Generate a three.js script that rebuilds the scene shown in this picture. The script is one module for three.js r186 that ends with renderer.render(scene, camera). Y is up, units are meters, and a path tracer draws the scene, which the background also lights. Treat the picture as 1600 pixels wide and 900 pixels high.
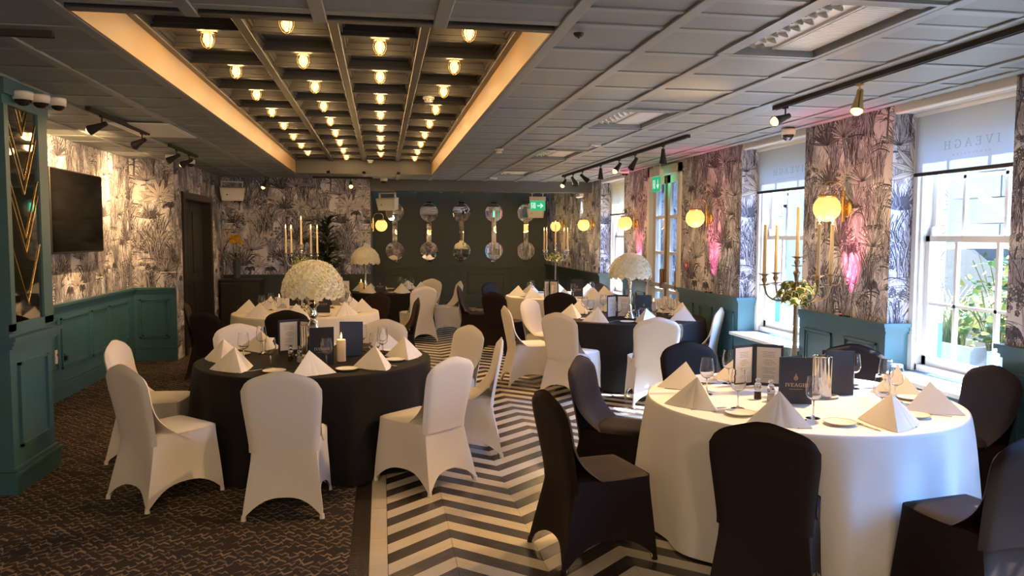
import * as THREE from 'three';
import { mergeGeometries, mergeVertices } from 'three/addons/utils/BufferGeometryUtils.js';
import { RoundedBoxGeometry } from 'three/addons/geometries/RoundedBoxGeometry.js';
import { Sky } from 'three/addons/objects/Sky.js';
import { RectAreaLightUniformsLib } from 'three/addons/lights/RectAreaLightUniformsLib.js';

// ---------------------------------------------------------------- camera, sky, sun, exposure
RectAreaLightUniformsLib.init();
const scene = new THREE.Scene();
const CAM_Y = 1.75;
const camera = new THREE.PerspectiveCamera(40.65, 16 / 9, 0.05, 200);
camera.position.set(0, CAM_Y, 0);
camera.rotation.order = 'YXZ';
camera.rotation.set(-3.879 * Math.PI / 180, -9.521 * Math.PI / 180, 0.003);

const sky = new Sky();
sky.scale.setScalar(400);
sky.name = 'sky';
const SUN = new THREE.Vector3(Math.cos(0.87), Math.sin(0.87), 0.06).normalize();
sky.material.uniforms.turbidity.value = 10;
sky.material.uniforms.rayleigh.value = 0.25;
sky.material.uniforms.mieCoefficient.value = 0.004;
sky.material.uniforms.mieDirectionalG.value = 0.75;
sky.material.uniforms.sunPosition.value.copy(SUN);
scene.add(sky);
scene.environmentIntensity = 11.5;

const sun = new THREE.DirectionalLight(new THREE.Color(1.0, 0.95, 0.86), 55);
sun.name = 'sun';
sun.position.copy(SUN).multiplyScalar(40).add(new THREE.Vector3(3, 0, -8));
sun.target.position.set(3, 0, -8);
sun.castShadow = true;
sun.shadow.mapSize.set(2048, 2048);
Object.assign(sun.shadow.camera, { left: -14, right: 14, top: 14, bottom: -14, near: 1, far: 90 });
scene.add(sun, sun.target);

const renderer = new THREE.WebGLRenderer({ antialias: true });
renderer.toneMapping = THREE.LinearToneMapping;
renderer.toneMappingExposure = 1.0;
renderer.shadowMap.enabled = true;
renderer.shadowMap.type = THREE.PCFSoftShadowMap;

const LAMP = { coffer: 0.6, globe: 2.1, spot: 22, flame: 0.10, pink: 15 };   // candela
const WARM = new THREE.Color(1.0, 0.60, 0.25), AMBER = new THREE.Color(1.0, 0.56, 0.20);

// ---------------------------------------------------------------- helpers
let seed = 20240611;
const rnd = () => { seed = (seed + 0x6d2b79f5) | 0; let t = Math.imul(seed ^ (seed >>> 15), 1 | seed); t = (t + Math.imul(t ^ (t >>> 7), 61 | t)) ^ t; return ((t ^ (t >>> 14)) >>> 0) / 4294967296; };
const rr = (a, b) => a + (b - a) * rnd();
const V3 = (x, y, z) => new THREE.Vector3(x, y, z);
const PI = Math.PI, sin = Math.sin, cos = Math.cos, deg = (d) => d * PI / 180;
const used = new Map();
function numbered(name) { const n = used.get(name) ?? 0; used.set(name, n + 1); return n ? name + '_' + String(n).padStart(3, '0') : name; }
const plain = (g) => { const h = g.index ? g.toNonIndexed() : g; for (const k of Object.keys(h.attributes)) if (!['position', 'normal', 'uv', 'color'].includes(k)) h.deleteAttribute(k); return h; };
const merge = (list) => list.length === 1 ? list[0] : mergeGeometries(list.map(plain));
const mv = (g, x = 0, y = 0, z = 0) => { g.translate(x, y, z); return g; };
const rot = (g, x = 0, y = 0, z = 0) => { if (x) g.rotateX(x); if (y) g.rotateY(y); if (z) g.rotateZ(z); return g; };
const box = (w, h, d, x = 0, y = 0, z = 0) => mv(new THREE.BoxGeometry(w, h, d), x, y, z);
const span = (x0, x1, y0, y1, z0, z1) => box(Math.abs(x1 - x0), Math.abs(y1 - y0), Math.abs(z1 - z0), (x0 + x1) / 2, (y0 + y1) / 2, (z0 + z1) / 2);
const rbox = (w, h, d, r, x = 0, y = 0, z = 0) => mv(new RoundedBoxGeometry(w, h, d, 2, r), x, y, z);
const cyl = (r0, r1, h, n = 16, x = 0, y = 0, z = 0) => mv(new THREE.CylinderGeometry(r0, r1, h, n), x, y, z);
const lathe = (pts, n = 24) => new THREE.LatheGeometry(pts.map(([r, y]) => new THREE.Vector2(r, y)), n);
const tube = (pts, r, n = 20, k = 6, closed = false) => new THREE.TubeGeometry(new THREE.CatmullRomCurve3(pts.map((p) => V3(...p)), closed), n, r, k, closed);
const ball = (r, n = 16, x = 0, y = 0, z = 0) => mv(new THREE.SphereGeometry(r, n, Math.max(6, n * 0.7 | 0)), x, y, z);
function grid(nu, nv, fn) {                     // a surface over u, v in 0..1
  const p = [], uv = [], ix = [];
  for (let j = 0; j <= nv; j++) for (let i = 0; i <= nu; i++) { const q = fn(i / nu, j / nv); p.push(q[0], q[1], q[2]); uv.push(i / nu, j / nv); }
  for (let j = 0; j < nv; j++) for (let i = 0; i < nu; i++) { const a = j * (nu + 1) + i, b = a + 1, c = a + nu + 1, d = c + 1; ix.push(a, b, d, a, d, c); }
  const g = new THREE.BufferGeometry();
  g.setAttribute('position', new THREE.Float32BufferAttribute(p, 3)); g.setAttribute('uv', new THREE.Float32BufferAttribute(uv, 2)); g.setIndex(ix); g.computeVertexNormals();
  return g;
}
function meters(g, s = 1, ox = 0, oy = 0) {     // uv in metres, taken along the way each face looks
  g = plain(g); const p = g.attributes.position, n = g.attributes.normal, uv = new Float32Array(p.count * 2);
  for (let i = 0; i < p.count; i++) {
    const ax = Math.abs(n.getX(i)), ay = Math.abs(n.getY(i)), az = Math.abs(n.getZ(i));
    const [u, v] = ay > ax && ay > az ? [p.getX(i), p.getZ(i)] : ax > az ? [p.getZ(i), p.getY(i)] : [p.getX(i), p.getY(i)];
    uv[2 * i] = u / s + ox; uv[2 * i + 1] = v / s + oy;
  }
  g.setAttribute('uv', new THREE.BufferAttribute(uv, 2)); return g;
}
function mesh(name, geo, mat, parent) {
  const o = new THREE.Mesh(Array.isArray(geo) ? merge(geo) : geo, mat);
  o.castShadow = o.receiveShadow = true;
  if (parent) { o.name = name; parent.add(o); } else { o.name = numbered(name); scene.add(o); }
  return o;
}
function thing(name, label, category, [x, y, z] = [0, 0, 0], turn = 0, group) {
  const o = new THREE.Group(); o.name = numbered(name); scene.add(o); o.position.set(x, y, z); o.rotation.y = turn;
  o.userData = { label, category }; if (group) o.userData.group = group;
  return o;
}
function structure(name) { const o = new THREE.Group(); o.name = numbered(name); o.userData = { kind: 'structure' }; scene.add(o); return o; }
function dup(root, [x, y, z], turn, label, group = root.userData.group) {
  const r = root.clone(); r.name = numbered(root.name.replace(/_\d{3}$/, '')); scene.add(r); r.position.set(x, y, z); r.rotation.set(0, turn, 0); r.traverse((o) => { if (o.isSpotLight) o.target = o.parent.children.find((c) => c.name === 'aim'); });
  r.userData = { label, category: root.userData.category }; if (group) r.userData.group = group;
  return r;
}
const tally = new Map();
function place(key, make, pos, turn, label, group) {   // builds the first of a kind, then clones it
  if (!tally.has(key)) { const t = make(label); t.position.set(...pos); t.rotation.y = turn; t.userData.label = label; if (group) t.userData.group = group; tally.set(key, t); return t; }
  return dup(tally.get(key), pos, turn, label, group);
}
function pointLight(parent, color, power, [x, y, z], size = 2) {
  const l = new THREE.PointLight(color, power, 0, 2); l.position.set(x, y, z); l.castShadow = true; l.shadow.radius = size; l.name = 'light'; parent.add(l); return l;
}
camera.updateMatrixWorld(true); camera.updateProjectionMatrix();
function seenSize(x, y, z, w, d) {              // rough size in the frame of a flat piece, 0 outside it
  const p = V3(x, y, z), q = p.clone().project(camera), far = p.distanceTo(camera.position);
  const ahead = p.clone().sub(camera.position).dot(camera.getWorldDirection(V3())) > 0.3;
  return ahead && Math.abs(q.x) < 1.06 && Math.abs(q.y) < 1.08 ? w * d * Math.abs(y - CAM_Y) / far ** 3 : 0;
}
// ---------------------------------------------------------------- textures
const CW = (w, h, draw, repeat = true) => {
  const c = document.createElement('canvas'); c.width = w; c.height = h; draw(c.getContext('2d'), w, h);
  const t = new THREE.CanvasTexture(c); t.colorSpace = THREE.SRGBColorSpace;
  if (repeat) t.wrapS = t.wrapT = THREE.RepeatWrapping;
  t.anisotropy = 8; return t;
};
// the toile wallpaper: engraved reeds, palms, lilies and mounds in greys on a pale ground
const wallpaperMap = CW(2048, 2048, (g, W, H) => {
  g.fillStyle = '#dedbe0'; g.fillRect(0, 0, W, H);
  g.lineCap = 'round';
  const wrap = (x, y, r, f) => { for (const dx of [-W, 0, W]) for (const dy of [-H, 0, H]) { if (x + dx + r < 0 || x + dx - r > W || y + dy + r < 0 || y + dy - r > H) continue; const s = seed; g.save(); g.translate(x + dx, y + dy); f(); g.restore(); seed = s; } for (let i = 0; i < 7; i++) rnd(); };
  const tone = (k) => ['#2c2b33', '#53515c', '#7f7c88', '#a4a1aa', '#bfbcc2'][k];
  const leaf = (len, wid, bend, fill, line) => {
    g.beginPath(); g.moveTo(0, 0); g.quadraticCurveTo(-wid + bend * 0.4, -len * 0.5, bend, -len); g.quadraticCurveTo(wid + bend * 0.5, -len * 0.45, 0, 0);
    g.fillStyle = fill; g.fill(); g.strokeStyle = line; g.lineWidth = 3; g.stroke();
    g.beginPath(); g.moveTo(0, 0); g.quadraticCurveTo(bend * 0.3, -len * 0.5, bend, -len); g.lineWidth = 2; g.stroke();
  };
  const mound = (r) => { for (let i = 0; i < 8; i++) { g.beginPath(); const y = i * r * 0.06, a = r * (1 - i * 0.05) * rr(0.25, 0.8), o = rr(-0.3, 0.3) * r; g.moveTo(o - a, y + rr(-2, 16)); g.quadraticCurveTo(o + rr(-20, 20), y - r * rr(0.06, 0.26), o + a, y + rr(-2, 16)); g.strokeStyle = tone(rnd() < 0.4 ? 0 : 2); g.lineWidth = rr(2, 9); g.stroke(); } };
  const reeds = (r, n, dark) => { for (let i = 0; i < n; i++) { const a = rr(-0.75, 0.75), L = r * rr(0.55, 1.1), x = rr(-r * 0.22, r * 0.22), b = a * L * rr(0.3, 0.8); g.beginPath(); g.moveTo(x, rr(-0.12, 0.16) * r); g.quadraticCurveTo(x + b * 0.25, -L * 0.6, x + b + a * 30, -L); g.strokeStyle = tone(rnd() < dark ? (rnd() < 0.5 ? 0 : 1) : 2 + (rnd() * 2 | 0)); g.lineWidth = rr(3, 9); g.stroke(); } };
  const fan = (r, n, pale) => { for (let i = 0; i < n; i++) { const t = (i + rnd() * 0.6) / n - 0.5; g.save(); g.rotate(t * 2.6); leaf(r * rr(0.7, 1.05), r * rr(0.06, 0.1), r * 0.28 * t, pale ? (rnd() < 0.6 ? '#dad7db' : tone(3)) : tone(rnd() < 0.55 ? 1 : 2), tone(0)); g.restore(); } };
  const palm = (r) => { g.strokeStyle = tone(1); for (let i = 0; i < 5; i++) { g.beginPath(); g.moveTo(i * 5 - 12, 0); g.quadraticCurveTo(i * 4, -r * 0.5, i * 3, -r * 0.8); g.lineWidth = 4; g.stroke(); }
    g.translate(4, -r * 0.8); for (let i = 0; i < 9; i++) { const a = -PI * 0.05 + (i / 8) * PI * 1.1 + PI, L = r * rr(0.4, 0.6), ex = cos(a) * L, ey = sin(a) * L * 0.6 + L * 0.3; for (let k = 0; k < 14; k++) { const t = k / 14, x = ex * t, y = ey * t - sin(t * PI) * L * 0.35; g.beginPath(); g.moveTo(x, y); g.lineTo(x + ex * 0.06, y + rr(18, 46) * (1 - t * 0.5)); g.strokeStyle = tone(rnd() < 0.6 ? 0 : 1); g.lineWidth = rr(4, 9); g.stroke(); } } };
  const blooms = (r, n) => { for (let i = 0; i < n; i++) { const a = rnd() * 7, q = Math.sqrt(rnd()) * r, x = cos(a) * q, y = sin(a) * q * 0.9 - r, s = rr(14, 26); for (let k = 0; k < 5; k++) { g.beginPath(); g.ellipse(x + cos(k * 1.26) * s * 0.6, y + sin(k * 1.26) * s * 0.6, s * 0.55, s * 0.42, k, 0, 7); g.fillStyle = rnd() < 0.4 ? '#bdb7b6' : tone(1 + (rnd() * 2 | 0)); g.fill(); g.lineWidth = 3; g.strokeStyle = tone(0); g.stroke(); } } };
  const lily = (r) => { for (let i = 0; i < 8; i++) { g.save(); g.rotate(-1.5 + i * 0.43); leaf(r, r * 0.2, r * 0.08 * (i - 4), '#cbc5c3', tone(1)); g.restore(); } };
  for (let i = 0; i < 260; i++) wrap(rnd() * W, rnd() * H, 260, () => { g.globalAlpha = 0.5; reeds(rr(110, 220), 26, 0.05); g.globalAlpha = 1; });
  for (let row = 0; row < 12; row++) for (let col = 0; col < 9; col++) {
    const x = (col + 0.5 * (row % 2) + rr(-0.35, 0.35)) * W / 9, y = (row + rr(-0.35, 0.35)) * H / 12, k = rnd(), r = rr(150, 260);
    wrap(x, y, r * 1.5, () => { if (k < 0.30) reeds(r * 1.3, 46, 0.42); else if (k < 0.56) fan(r * 1.1, 17, rnd() < 0.6); else if (k < 0.66) palm(r * 1.1); else if (k < 0.80) blooms(r * 0.55, 22); else if (k < 0.93) lily(r * 0.9); else reeds(r * 1.4, 60, 0.6); });
    if (rnd() < 0.5) wrap(x + rr(-90, 90), y + rr(0, 60), r, () => mound(r * 0.8));
  }
  for (let i = 0; i < 900; i++) wrap(rnd() * W, rnd() * H, 60, () => { const L = rr(20, 60); g.beginPath(); g.moveTo(0, 0); g.quadraticCurveTo(rr(-8, 8), -L / 2, rr(-24, 24), -L); g.strokeStyle = tone(2 + (rnd() * 3 | 0)); g.lineWidth = rr(2, 4); g.stroke(); });
});
// carpet: taupe broken zigzags woven on dark brown
const carpetMap = CW(1024, 1024, (g, W) => {
  g.fillStyle = '#241a14'; g.fillRect(0, 0, W, W);
  const nx = 12, ny = 22, sx = W / nx, sy = W / ny; g.lineCap = 'square'; g.lineJoin = 'miter';
  for (let j = -1; j <= ny; j++) for (let i = -1; i <= nx; i++) {
    const s = (((i % nx) + nx) % nx) * 31 + (((j % ny) + ny) % ny) * 17, q = (k) => { const t = Math.sin(s * 12.9898 + k * 78.233) * 43758.5453; return t - Math.floor(t); };
    if (q(0) < 0.08) continue;
    const x = (i + (j % 2 ? 0.5 : 0)) * sx + (q(1) - 0.5) * 12, y = j * sy + (q(2) - 0.5) * 10, d = q(3) < 0.5 ? 1 : -1;
    const w = sx * (0.36 + 0.14 * q(6)), h = sy * (0.42 + 0.24 * q(7)), m = (q(8) - 0.5) * w; g.beginPath(); g.moveTo(x - w, y + d * h * 0.7); g.lineTo(x + m - w * 0.1, y - d * h * 0.9); g.lineTo(x + m + w * 0.25, y + d * h * 0.15); g.lineTo(x + w, y - d * h); g.lineTo(x + w * 0.9, y - d * h * 0.1); g.lineTo(x + m + w * 0.2, y + d * h * 1.05); g.lineTo(x + m - w * 0.15, y - d * h * 0.05); g.closePath();
    g.fillStyle = ['#75634f', '#665644', '#826f5a'][q(5) * 3 | 0]; g.fill();
  }
  const im = g.getImageData(0, 0, W, W); for (let i = 0; i < im.data.length; i += 4) { const n = (rnd() - 0.5) * 34; for (let c = 0; c < 3; c++) im.data[i + c] = Math.max(0, Math.min(255, im.data[i + c] + n)); } g.putImageData(im, 0, 0);
});
function woodMap(base, streak, n) {
  return CW(512, 512, (g, W) => { g.fillStyle = base; g.fillRect(0, 0, W, W); for (let i = 0; i < n; i++) { const y = rnd() * W; g.strokeStyle = streak[rnd() * streak.length | 0]; g.globalAlpha = rr(0.1, 0.5); g.lineWidth = rr(0.6, 3); g.beginPath(); const x = rnd() * W, L = rr(60, 420); g.moveTo(x, y); g.bezierCurveTo(x + L * 0.3, y + rr(-5, 5), x + L * 0.6, y + rr(-5, 5), x + L, y + rr(-3, 3)); g.stroke(); } g.globalAlpha = 1; });
}
const paleWood = woodMap('#cdc2ae', ['#b9ab92', '#ddd4c4', '#a99a80'], 420), darkWood = woodMap('#38302b', ['#241e1b', '#4d423a', '#6b5c4e'], 420);
const noiseBump = CW(256, 256, (g, W) => { const im = g.createImageData(W, W); for (let i = 0; i < W * W; i++) { const v = 110 + rnd() * 90; im.data.set([v, v, v, 255], i * 4); } g.putImageData(im, 0, 0); }); noiseBump.colorSpace = THREE.NoColorSpace;
const weave = CW(128, 128, (g, W) => { const im = g.createImageData(W, W); for (let y = 0; y < W; y++) for (let x = 0; x < W; x++) { const v = 128 + 60 * sin(x * PI / 4) * sin(y * PI / 4) + (rnd() - 0.5) * 50; im.data.set([v, v, v, 255], (y * W + x) * 4); } g.putImageData(im, 0, 0); }); weave.colorSpace = THREE.NoColorSpace;
const clothWeave = weave.clone(); clothWeave.repeat.set(40, 40);

// the menu cover (drop emblem and name) and its printed page
const menuFront = CW(384, 560, (g, W, H) => {
  g.fillStyle = '#1b2433'; g.fillRect(0, 0, W, H); g.fillStyle = '#b99c78'; g.strokeStyle = '#b99c78';
  g.save(); g.translate(W / 2, H * 0.45); for (const [s, o] of [[1, 0], [0.62, -15], [0.62, 15]]) { g.beginPath(); g.moveTo(o, 26 * s); g.bezierCurveTo(o - 26 * s, 0, o - 4, -20 * s, o * 0.4, -56 * s); g.bezierCurveTo(o + 8, -20 * s, o + 26 * s, 0, o, 26 * s); g.lineWidth = 4; g.stroke(); } g.restore();
  g.font = 'bold 62px serif'; g.textAlign = 'center'; g.fillText('IVEAGH', W / 2, H * 0.63); g.fillRect(W * 0.3, H * 0.68, W * 0.4, 4);
}, false);
const menuPage = CW(384, 560, (g, W, H) => { g.fillStyle = '#d9d5cf'; g.fillRect(0, 0, W, H); g.fillStyle = '#77736e'; for (let i = 0; i < 17; i++) { if (i % 5 === 4) continue; const w = rr(90, 230); for (let x = W / 2 - w / 2; x < W / 2 + w / 2;) { const l = rr(10, 34); g.fillRect(x, 70 + i * 25, l, 7); x += l + 8; } } }, false);
const cardPrint = CW(256, 320, (g, W, H) => { g.fillStyle = '#e6dfd8'; g.fillRect(0, 0, W, H); g.strokeStyle = '#8a7f78'; g.lineWidth = 5; g.beginPath(); g.arc(128, 190, 74, PI, 0); g.closePath(); g.stroke(); g.fillStyle = '#b8ada6'; g.fill(); g.fillRect(44, 196, 168, 12); g.beginPath(); g.arc(128, 108, 11, 0, 7); g.stroke(); }, false);
// roller blind print: the name on the street side, seen through the fabric the other way round
const blindMap = CW(1024, 512, (g, W, H) => { g.fillStyle = '#bfc4c5'; g.fillRect(0, 0, W, H); for (let i = 0; i < 6000; i++) { g.fillStyle = rnd() < 0.5 ? '#c4c9ca' : '#b9bebf'; g.fillRect(rnd() * W, rnd() * H, 2, 2); } g.save(); g.translate(W / 2, 0); g.scale(-1, 1); g.fillStyle = '#9da2a4'; g.font = '92px serif'; g.textAlign = 'center'; g.letterSpacing = '26px'; g.fillText('IVEAGH', 10, H * 0.66); g.fillStyle = '#adb2b3'; for (let x = -170; x < 170; x += 34) g.fillRect(x, H * 0.74, rr(10, 22), 12); g.restore(); }, false);
const exitSign = (arrow) => CW(256, 160, (g, W, H) => {
  g.fillStyle = '#16a878'; g.fillRect(0, 0, W, H); g.fillStyle = '#e8fff4'; g.strokeStyle = '#e8fff4';
  g.fillRect(22, 34, 70, 96); g.fillStyle = '#16a878'; g.fillRect(32, 44, 50, 86); g.fillStyle = '#e8fff4'; g.beginPath(); g.arc(66, 58, 8, 0, 7); g.fill(); g.lineWidth = 9; g.lineCap = 'round';
  g.beginPath(); g.moveTo(60, 70); g.lineTo(56, 94); g.lineTo(70, 106); g.lineTo(66, 124); g.moveTo(56, 94); g.lineTo(44, 112); g.moveTo(58, 74); g.lineTo(76, 84); g.moveTo(58, 74); g.lineTo(44, 84); g.stroke();
  g.save(); g.translate(172, 82); if (arrow === 'down') g.rotate(PI / 2); g.lineWidth = 14; g.beginPath(); g.moveTo(-42, 0); g.lineTo(38, 0); g.moveTo(8, -32); g.lineTo(42, 0); g.lineTo(8, 32); g.stroke(); g.restore();
}, false);

// ---------------------------------------------------------------- materials
const lin = (r, g, b) => new THREE.Color().setRGB(r, g, b);
const std = (color, roughness = 0.6, metalness = 0, more = {}) => new THREE.MeshStandardMaterial({ color, roughness, metalness, ...more });
const phys = (o) => new THREE.MeshPhysicalMaterial(o);
const both = THREE.DoubleSide;
const M = {
  paper: std('#ffffff', 0.75, 0, { map: wallpaperMap }),
  teal: std(lin(0.046, 0.130, 0.165), 0.36),
  beam: std(lin(0.075, 0.075, 0.072), 0.5),
  green: std(lin(0.035, 0.050, 0.042), 0.45),
  ceiling: std(lin(0.208, 0.232, 0.240), 0.55, 0, { bumpMap: noiseBump, bumpScale: 0.0004 }),
  rib: std(lin(0.208, 0.232, 0.240), 0.42),
  coffer: std(lin(0.058, 0.058, 0.058), 0.36),
  fascia: std(lin(0.46, 0.31, 0.16), 0.5),
  plaster: std(lin(0.62, 0.62, 0.60), 0.8),
  white: std(lin(0.80, 0.80, 0.78), 0.4),
  plastic: std(lin(0.78, 0.77, 0.74), 0.35),
  cream: std(lin(0.72, 0.70, 0.64), 0.5),
  carpet: std('#ffffff', 0.95, 0, { map: carpetMap, bumpMap: carpetMap, bumpScale: 0.003 }),
  pale: [1, 0.93, 0.97].map((k) => std(lin(k, k * 0.99, k * 0.97), 0.30, 0, { map: paleWood })),
  dark: [1, 0.85, 1.2].map((k) => std(lin(k, k, k), 0.26, 0, { map: darkWood })),
  whiteCover: phys({ color: lin(0.74, 0.70, 0.65), roughness: 0.7, sheen: 0.3, sheenRoughness: 0.5, bumpMap: clothWeave, bumpScale: 0.0003 }),
  blackCover: phys({ color: lin(0.016, 0.009, 0.008), roughness: 0.65, specularIntensity: 0.35, sheen: 0.16, sheenColor: lin(0.46, 0.25, 0.22), sheenRoughness: 0.5 }),
  whiteCloth: std(lin(0.80, 0.79, 0.77), 0.75, 0, { side: both, bumpMap: clothWeave, bumpScale: 0.0002 }),
  creamCloth: std(lin(0.74, 0.69, 0.60), 0.75, 0, { side: both, bumpMap: clothWeave, bumpScale: 0.0002 }),
  blackCloth: phys({ color: lin(0.008, 0.007, 0.0072), roughness: 0.8, specularIntensity: 0.5, side: both }),
  napkin: std(lin(0.80, 0.77, 0.71), 0.8, 0, { side: both, bumpMap: clothWeave, bumpScale: 0.0002 }),
  china: std(lin(0.85, 0.83, 0.78), 0.28), chinaRim: std(lin(0.75, 0.55, 0.25), 0.3, 0.8),
  steel: std(lin(0.72, 0.70, 0.67), 0.18, 1), silver: std(lin(0.80, 0.77, 0.72), 0.12, 1), antique: std(lin(0.42, 0.34, 0.24), 0.28, 1),
  brass: std(lin(0.72, 0.48, 0.18), 0.25, 1), bronze: std(lin(0.34, 0.22, 0.11), 0.35, 1),
  black: std(lin(0.012, 0.012, 0.012), 0.4), matt: std(lin(0.02, 0.018, 0.016), 0.7), screen: phys({ color: lin(0.004, 0.004, 0.004), roughness: 0.07, specularIntensity: 0.25 }),
  darkWoodPaint: std(lin(0.022, 0.016, 0.012), 0.35),
  mirror: std(lin(0.92, 0.92, 0.90), 0.015, 1), smoked: std(lin(0.34, 0.33, 0.31), 0.03, 1),
  glass: phys({ color: '#ffffff', roughness: 0.0, transmission: 1, thickness: 0.002, ior: 1.45 }),
  tint: phys({ color: lin(0.17, 0.20, 0.23), roughness: 0.01, transmission: 1, thickness: 0, ior: 1.5 }),  // door glass, darkened so the bright courtyard behind it shows dim
  pane: phys({ color: lin(0.96, 0.98, 0.98), roughness: 0.01, transmission: 1, thickness: 0, ior: 1.5 }),
  wax: phys({ color: lin(0.86, 0.72, 0.46), roughness: 0.45, transmission: 0.15, thickness: 0 }),
  flame: std(lin(0.2, 0.1, 0.02), 0.5, 0, { emissive: lin(1, 0.62, 0.22), emissiveIntensity: 6 }),
  opal: std(lin(0.32, 0.26, 0.12), 0.3, 0, { emissive: lin(1.0, 0.71, 0.20), emissiveIntensity: 1.2 }),
  bulb: std(lin(0.8, 0.7, 0.5), 0.3, 0, { emissive: lin(1.0, 0.74, 0.30), emissiveIntensity: 2.4 }),
  navy: std(lin(0.016, 0.026, 0.055), 0.45), front: std('#ffffff', 0.45, 0, { map: menuFront }), page: std('#ffffff', 0.7, 0, { map: menuPage }), card: std('#ffffff', 0.6, 0, { map: cardPrint }),
  blind: phys({ color: '#ffffff', map: blindMap, roughness: 0.9, transmission: 0.13, thickness: 0, side: both }), creamBlind: phys({ color: lin(0.70, 0.58, 0.36), roughness: 0.9, transmission: 0.25, thickness: 0, side: both }),
  petal: [std(lin(0.92, 0.90, 0.76), 0.7, 0, { side: both }), std(lin(0.90, 0.87, 0.68), 0.7, 0, { side: both }), std(lin(0.92, 0.91, 0.82), 0.7, 0, { side: both })],
  palmLeaf: [std(lin(0.018, 0.032, 0.010), 0.45, 0, { side: both }), std(lin(0.03, 0.05, 0.014), 0.45, 0, { side: both })],
  ivy: std('#ffffff', 0.4, 0, { vertexColors: true, side: both }), stem: std(lin(0.10, 0.11, 0.04), 0.7), trunk: std(lin(0.10, 0.07, 0.045), 0.8),
  yellow: std(lin(0.85, 0.55, 0.04), 0.6, 0, { side: both }), red: std(lin(0.55, 0.03, 0.03), 0.35), lens: std(lin(0.02, 0.015, 0.015), 0.05),
  gold: std(lin(0.80, 0.58, 0.25), 0.25, 1), pepper: std(lin(0.06, 0.03, 0.015), 0.8), salt: std(lin(0.8, 0.8, 0.78), 0.8),
};
// ---------------------------------------------------------------- the room: dimensions
const X_L = -3.37, X_R = 4.0, Z_BACK = -14.6, Z_ALC = -18.75, Z_FRONT = 2.2, CEIL = 2.76, DADO = 1.05, OUT = 4.5;
const COF = { x0: -1.40, x1: 0.86, z0: -3.90, z1: -13.3, y: 2.965 };

// floor: slab, carpet, border boards and the chevron planks
const floor = structure('floor');
mesh('subfloor', span(-3.9, OUT, -0.14, -0.012, Z_FRONT, Z_ALC - 0.3), M.matt, floor);
mesh('carpet', meters(span(-3.4, -0.185, -0.02, 0.006, Z_FRONT, Z_BACK), 1.1), M.carpet, floor);
{
  const STRIP = 1.02;
  for (let k = 0; k < 20; k++) {
    const z0 = Z_FRONT - k * STRIP, z1 = z0 - STRIP + 0.004; if (z1 < Z_ALC - 0.3) break;
    mesh('border_board', meters(span(-0.183, -0.080, -0.012, 0.004, z0, z1), 0.6, k * 0.37, k * 0.21), M.dark[k % 3], floor);
    mesh('border_board', meters(span(-0.078, 0.018, -0.012, 0.004, z0, z1), 0.6, k * 0.31, k * 0.17), M.pale[k % 3], floor);
  }
  const P = 0.1345, SLOPE = 0.40 / 0.4625, list = [];
  const xs = [0.02, 0.382]; while (xs.at(-1) < 3.9) xs.push(Math.min(3.96, xs.at(-1) + 0.4625));
  // a plank: two slanted edges, mitred against the next column, 16 mm thick
  const plank = (xa, xb, za, dir, u0, v0) => {
    const g = 0.0012, w = xb - xa, dz = -dir * SLOPE * w, q = [[xa + g, za - g], [xb - g, za + dz - g], [xb - g, za + dz - P + g], [xa + g, za - P + g]], p = [], uv = [], ix = [], cx = (xa + xb) / 2, cz = za + dz / 2 - P / 2;
    const L = Math.hypot(w, dz);
    for (const y of [0.004, -0.012]) q.forEach(([x, z], i) => { p.push(x - cx, y, z - cz); uv.push(u0 + (i === 1 || i === 2 ? L : 0) / 0.6, v0 + (i > 1 ? 0.102 : 0) / 0.6); });
    ix.push(0, 1, 2, 0, 2, 3); for (let i = 0; i < 4; i++) { const j = (i + 1) % 4; ix.push(i, i + 4, j, j, i + 4, j + 4); }
    let h = new THREE.BufferGeometry(); h.setAttribute('position', new THREE.Float32BufferAttribute(p, 3)); h.setAttribute('uv', new THREE.Float32BufferAttribute(uv, 2)); h.setIndex(ix);
    h = h.toNonIndexed(); h.computeVertexNormals(); return { h, cx, cz };
  };
  const shape = new Map();
  for (let c = 0; c + 1 < xs.length; c++) {
    const dir = c % 2 === 0 ? 1 : -1, xa = xs[c], xb = xs[c + 1];
    let zStart = -4.343; if (c > 0) zStart -= SLOPE * 0.362; if (c > 0 && c % 2 === 0) zStart += SLOPE * 0.4625; 
    for (let k = -42; k < 112; k++) {
      const za = zStart - k * P; if (za > 1.6 || za < Z_ALC + 0.35) continue;
      list.push({ c, dir, xa, xb, za, pale: ((k % 2) + 2) % 2 === 1, s: seenSize((xa + xb) / 2, 0, za, xb - xa, P), v: (k + 60) % 3 });
    }
  }
  list.sort((a, b) => b.s - a.s);
  const rest = [[], []];
  list.forEach((e, i) => {
    if (i < 300) {
      const key = e.c + ':' + e.v; if (!shape.has(key)) shape.set(key, plank(e.xa, e.xb, 0, e.dir, rnd(), rnd()));
      const { h, cx, cz } = shape.get(key), m = mesh('plank', h, (e.pale ? M.pale : M.dark)[e.v], floor); m.position.set(cx, 0, e.za + cz);
    } else { const { h, cx, cz } = plank(e.xa, e.xb, 0, e.dir, rnd(), rnd()); rest[e.pale ? 0 : 1].push(mv(h, cx, 0, e.za + cz)); }
  });
  rest.forEach((l, i) => { const m = mesh('distant_planks', l, i ? M.dark[0] : M.pale[0], floor); m.userData.kind = 'stuff'; });
}

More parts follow.
